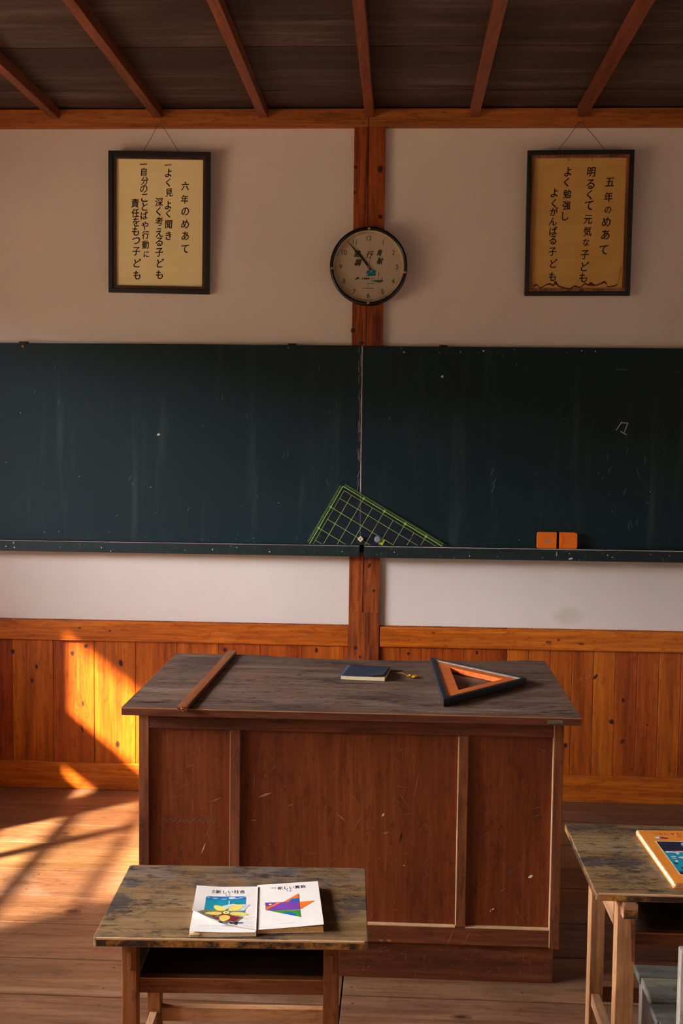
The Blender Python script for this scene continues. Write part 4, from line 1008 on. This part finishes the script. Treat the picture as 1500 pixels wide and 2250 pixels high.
# picture book on the right desk
W, H_ = .24, .312
t = thing('picture_book', 'orange hardcover picture book with a moon on the cover, on a pupil desk', 'book', (.572, -2.358, .5805), rz=math.radians(2.2))
mb = MB('bookorange'); mb.box(0, W, 0, H_, 0, .0022, 0, .0006); mb.build('back_cover', t)
mb = MB('pages'); mb.box(.006, W-.004, .004, H_-.004, .0022, .0098, 'pages'); mb.build('pages', t)
mb = MB('bookspine'); mb.tube([(.0055, .001, .0062), (.0055, H_-.001, .0062)], .0058, 0, 14); mb.build('spine', t)
f4 = lambda u, v: .0120
mb = MB('bookorange', 'bookspine'); mb.box(.0035, W, 0, H_, .0098, .0120, 'bookorange', .0006); mb.box(.001, .0042, .0005, H_-.0005, .0094, .0118, 'bookspine', .0008); cvo = mb.build('front_cover', t)
mb = MB('pinkred'); cv = Cover(mb, W, H_, f4)
for i, ch in enumerate('つきにすむこと'): cv.text(ch, .145+.060*i, .925, .0135, 'pinkred', .012, sy=1.25)
for i, ch in enumerate('できる'): cv.text(ch, .365+.062*i, .862, .0140, 'pinkred', .012, sy=1.25)
mb.build('title', cvo)
mb = MB('night'); cv = Cover(mb, W, H_, f4)
cv.poly([(.105, .14), (.92, .14), (.92, .775), (.105, .775)], 'bookspine', .0002); cv.poly([(.115, .15), (.91, .15), (.91, .765), (.115, .765)], 'night', .0004)
cv.poly([(.115, .20), (.91, .20), (.91, .60), (.6, .585), (.3, .575), (.115, .57)], 'sea', .0006)
for _ in range(120):
    u, v = random.uniform(.125, .88), random.uniform(.215, .56); w = random.uniform(.012, .07); m = random.choice(['cloud', 'teal', 'skyb', 'night', 'paleblue', 'sea'])
    if u-w > .118 and u+w < .905: cv.ell(u, v, w*W*.9, random.uniform(.002, .007), random.uniform(-.2, .2), m, .0008+random.random()*.0004, 12)
cv.poly([(.13, .54), (.5, .565), (.9, .575), (.9, .60), (.5, .595), (.13, .568)], 'cloud', .0013)
for (u, m) in ((.22, 'pinkred'), (.27, 'porange'), (.36, 'pinkred')): cv.ell(u, .572, .006, .003, .2, m, .0015, 10)
cv.ell(.375, .70, .0125, .0145, 0, 'moon', .0010); cv.ell(.41, .69, .009, .011, 0, 'pblue', .0009)
cv.ell(.17, .845, .010, .006, .1, 'cloud', .0005); cv.ell(.21, .838, .010, .005, -.2, 'maroon', .0008)
cv.poly([(.125, .075), (.40, .075), (.40, .125), (.125, .125)], 'darkgreen', .0005)
mb.build('illustration', cvo)
mb = MB('cloud'); cv = Cover(mb, W, H_, f4); cv.text('1.1', .20, .10, .017, 'cloud', .03, lift=.0009); mb.build('tag_text', cvo)

# ------------------------------------------------------------------ light
W_ = bpy.data.worlds.new('World'); SC.world = W_; W_.use_nodes = True
nt = W_.node_tree; bg = nt.nodes['Background']
bg.inputs[0].default_value = (0.88, 0.95, 1.10, 1); bg.inputs[1].default_value = 33.0
sun = bpy.data.lights.new('sun', 'SUN'); sun.energy = 29.0; sun.color = (1.0, .84, .60); sun.angle = math.radians(1.35)
so = bpy.data.objects.new('sun', sun); COL.objects.link(so)
d = Vector((1.0, .85, -.80)); so.rotation_euler = d.to_track_quat('-Z', 'Y').to_euler(); so.location = (-6, -4, 6)
for (ya, yb) in ((WY0, -2.72), (-2.72, -5.7), (-5.7, WY1)):
    pl = bpy.data.lights.new('window_portal', 'AREA'); pl.shape = 'RECTANGLE'; pl.size = WZ1-WZ0; pl.size_y = abs(ya-yb); pl.cycles.is_portal = True
    po = bpy.data.objects.new('window_portal', pl); COL.objects.link(po); po.location = (XL-.13, (ya+yb)/2, (WZ0+WZ1)/2); po.rotation_euler = (0, -PI/2, 0)

# ------------------------------------------------------------------ camera
cam = bpy.data.cameras.new('camera'); co = bpy.data.objects.new('camera', cam); COL.objects.link(co)
f, yw, pt, rl, Dd = 2503.4379, .05, -.0684, -.0113, 4.6604
fwd = Vector((-math.sin(yw)*math.cos(pt), math.cos(yw)*math.cos(pt), math.sin(pt)))
right = Vector((math.cos(yw), math.sin(yw), 0)); up = right.cross(fwd)
r2 = right*math.cos(rl) - up*math.sin(rl); u2 = right*math.sin(rl) + up*math.cos(rl)
mw = Matrix((r2, u2, -fwd)).transposed().to_4x4(); mw.translation = (0, -Dd, 1.5); co.matrix_world = mw
cam.sensor_fit = 'VERTICAL'; cam.sensor_height = 36.0; cam.sensor_width = 24.0; cam.lens = f*36.0/2250.0; cam.clip_start = .05
SC.camera = co
SC.view_settings.view_transform = 'Standard'; SC.view_settings.look = 'None'; SC.view_settings.exposure = 0.6; SC.view_settings.gamma = 1.0
SC.view_settings.use_curve_mapping = False
SC.cycles.max_bounces = 8; SC.cycles.diffuse_bounces = 5; SC.cycles.glossy_bounces = 3
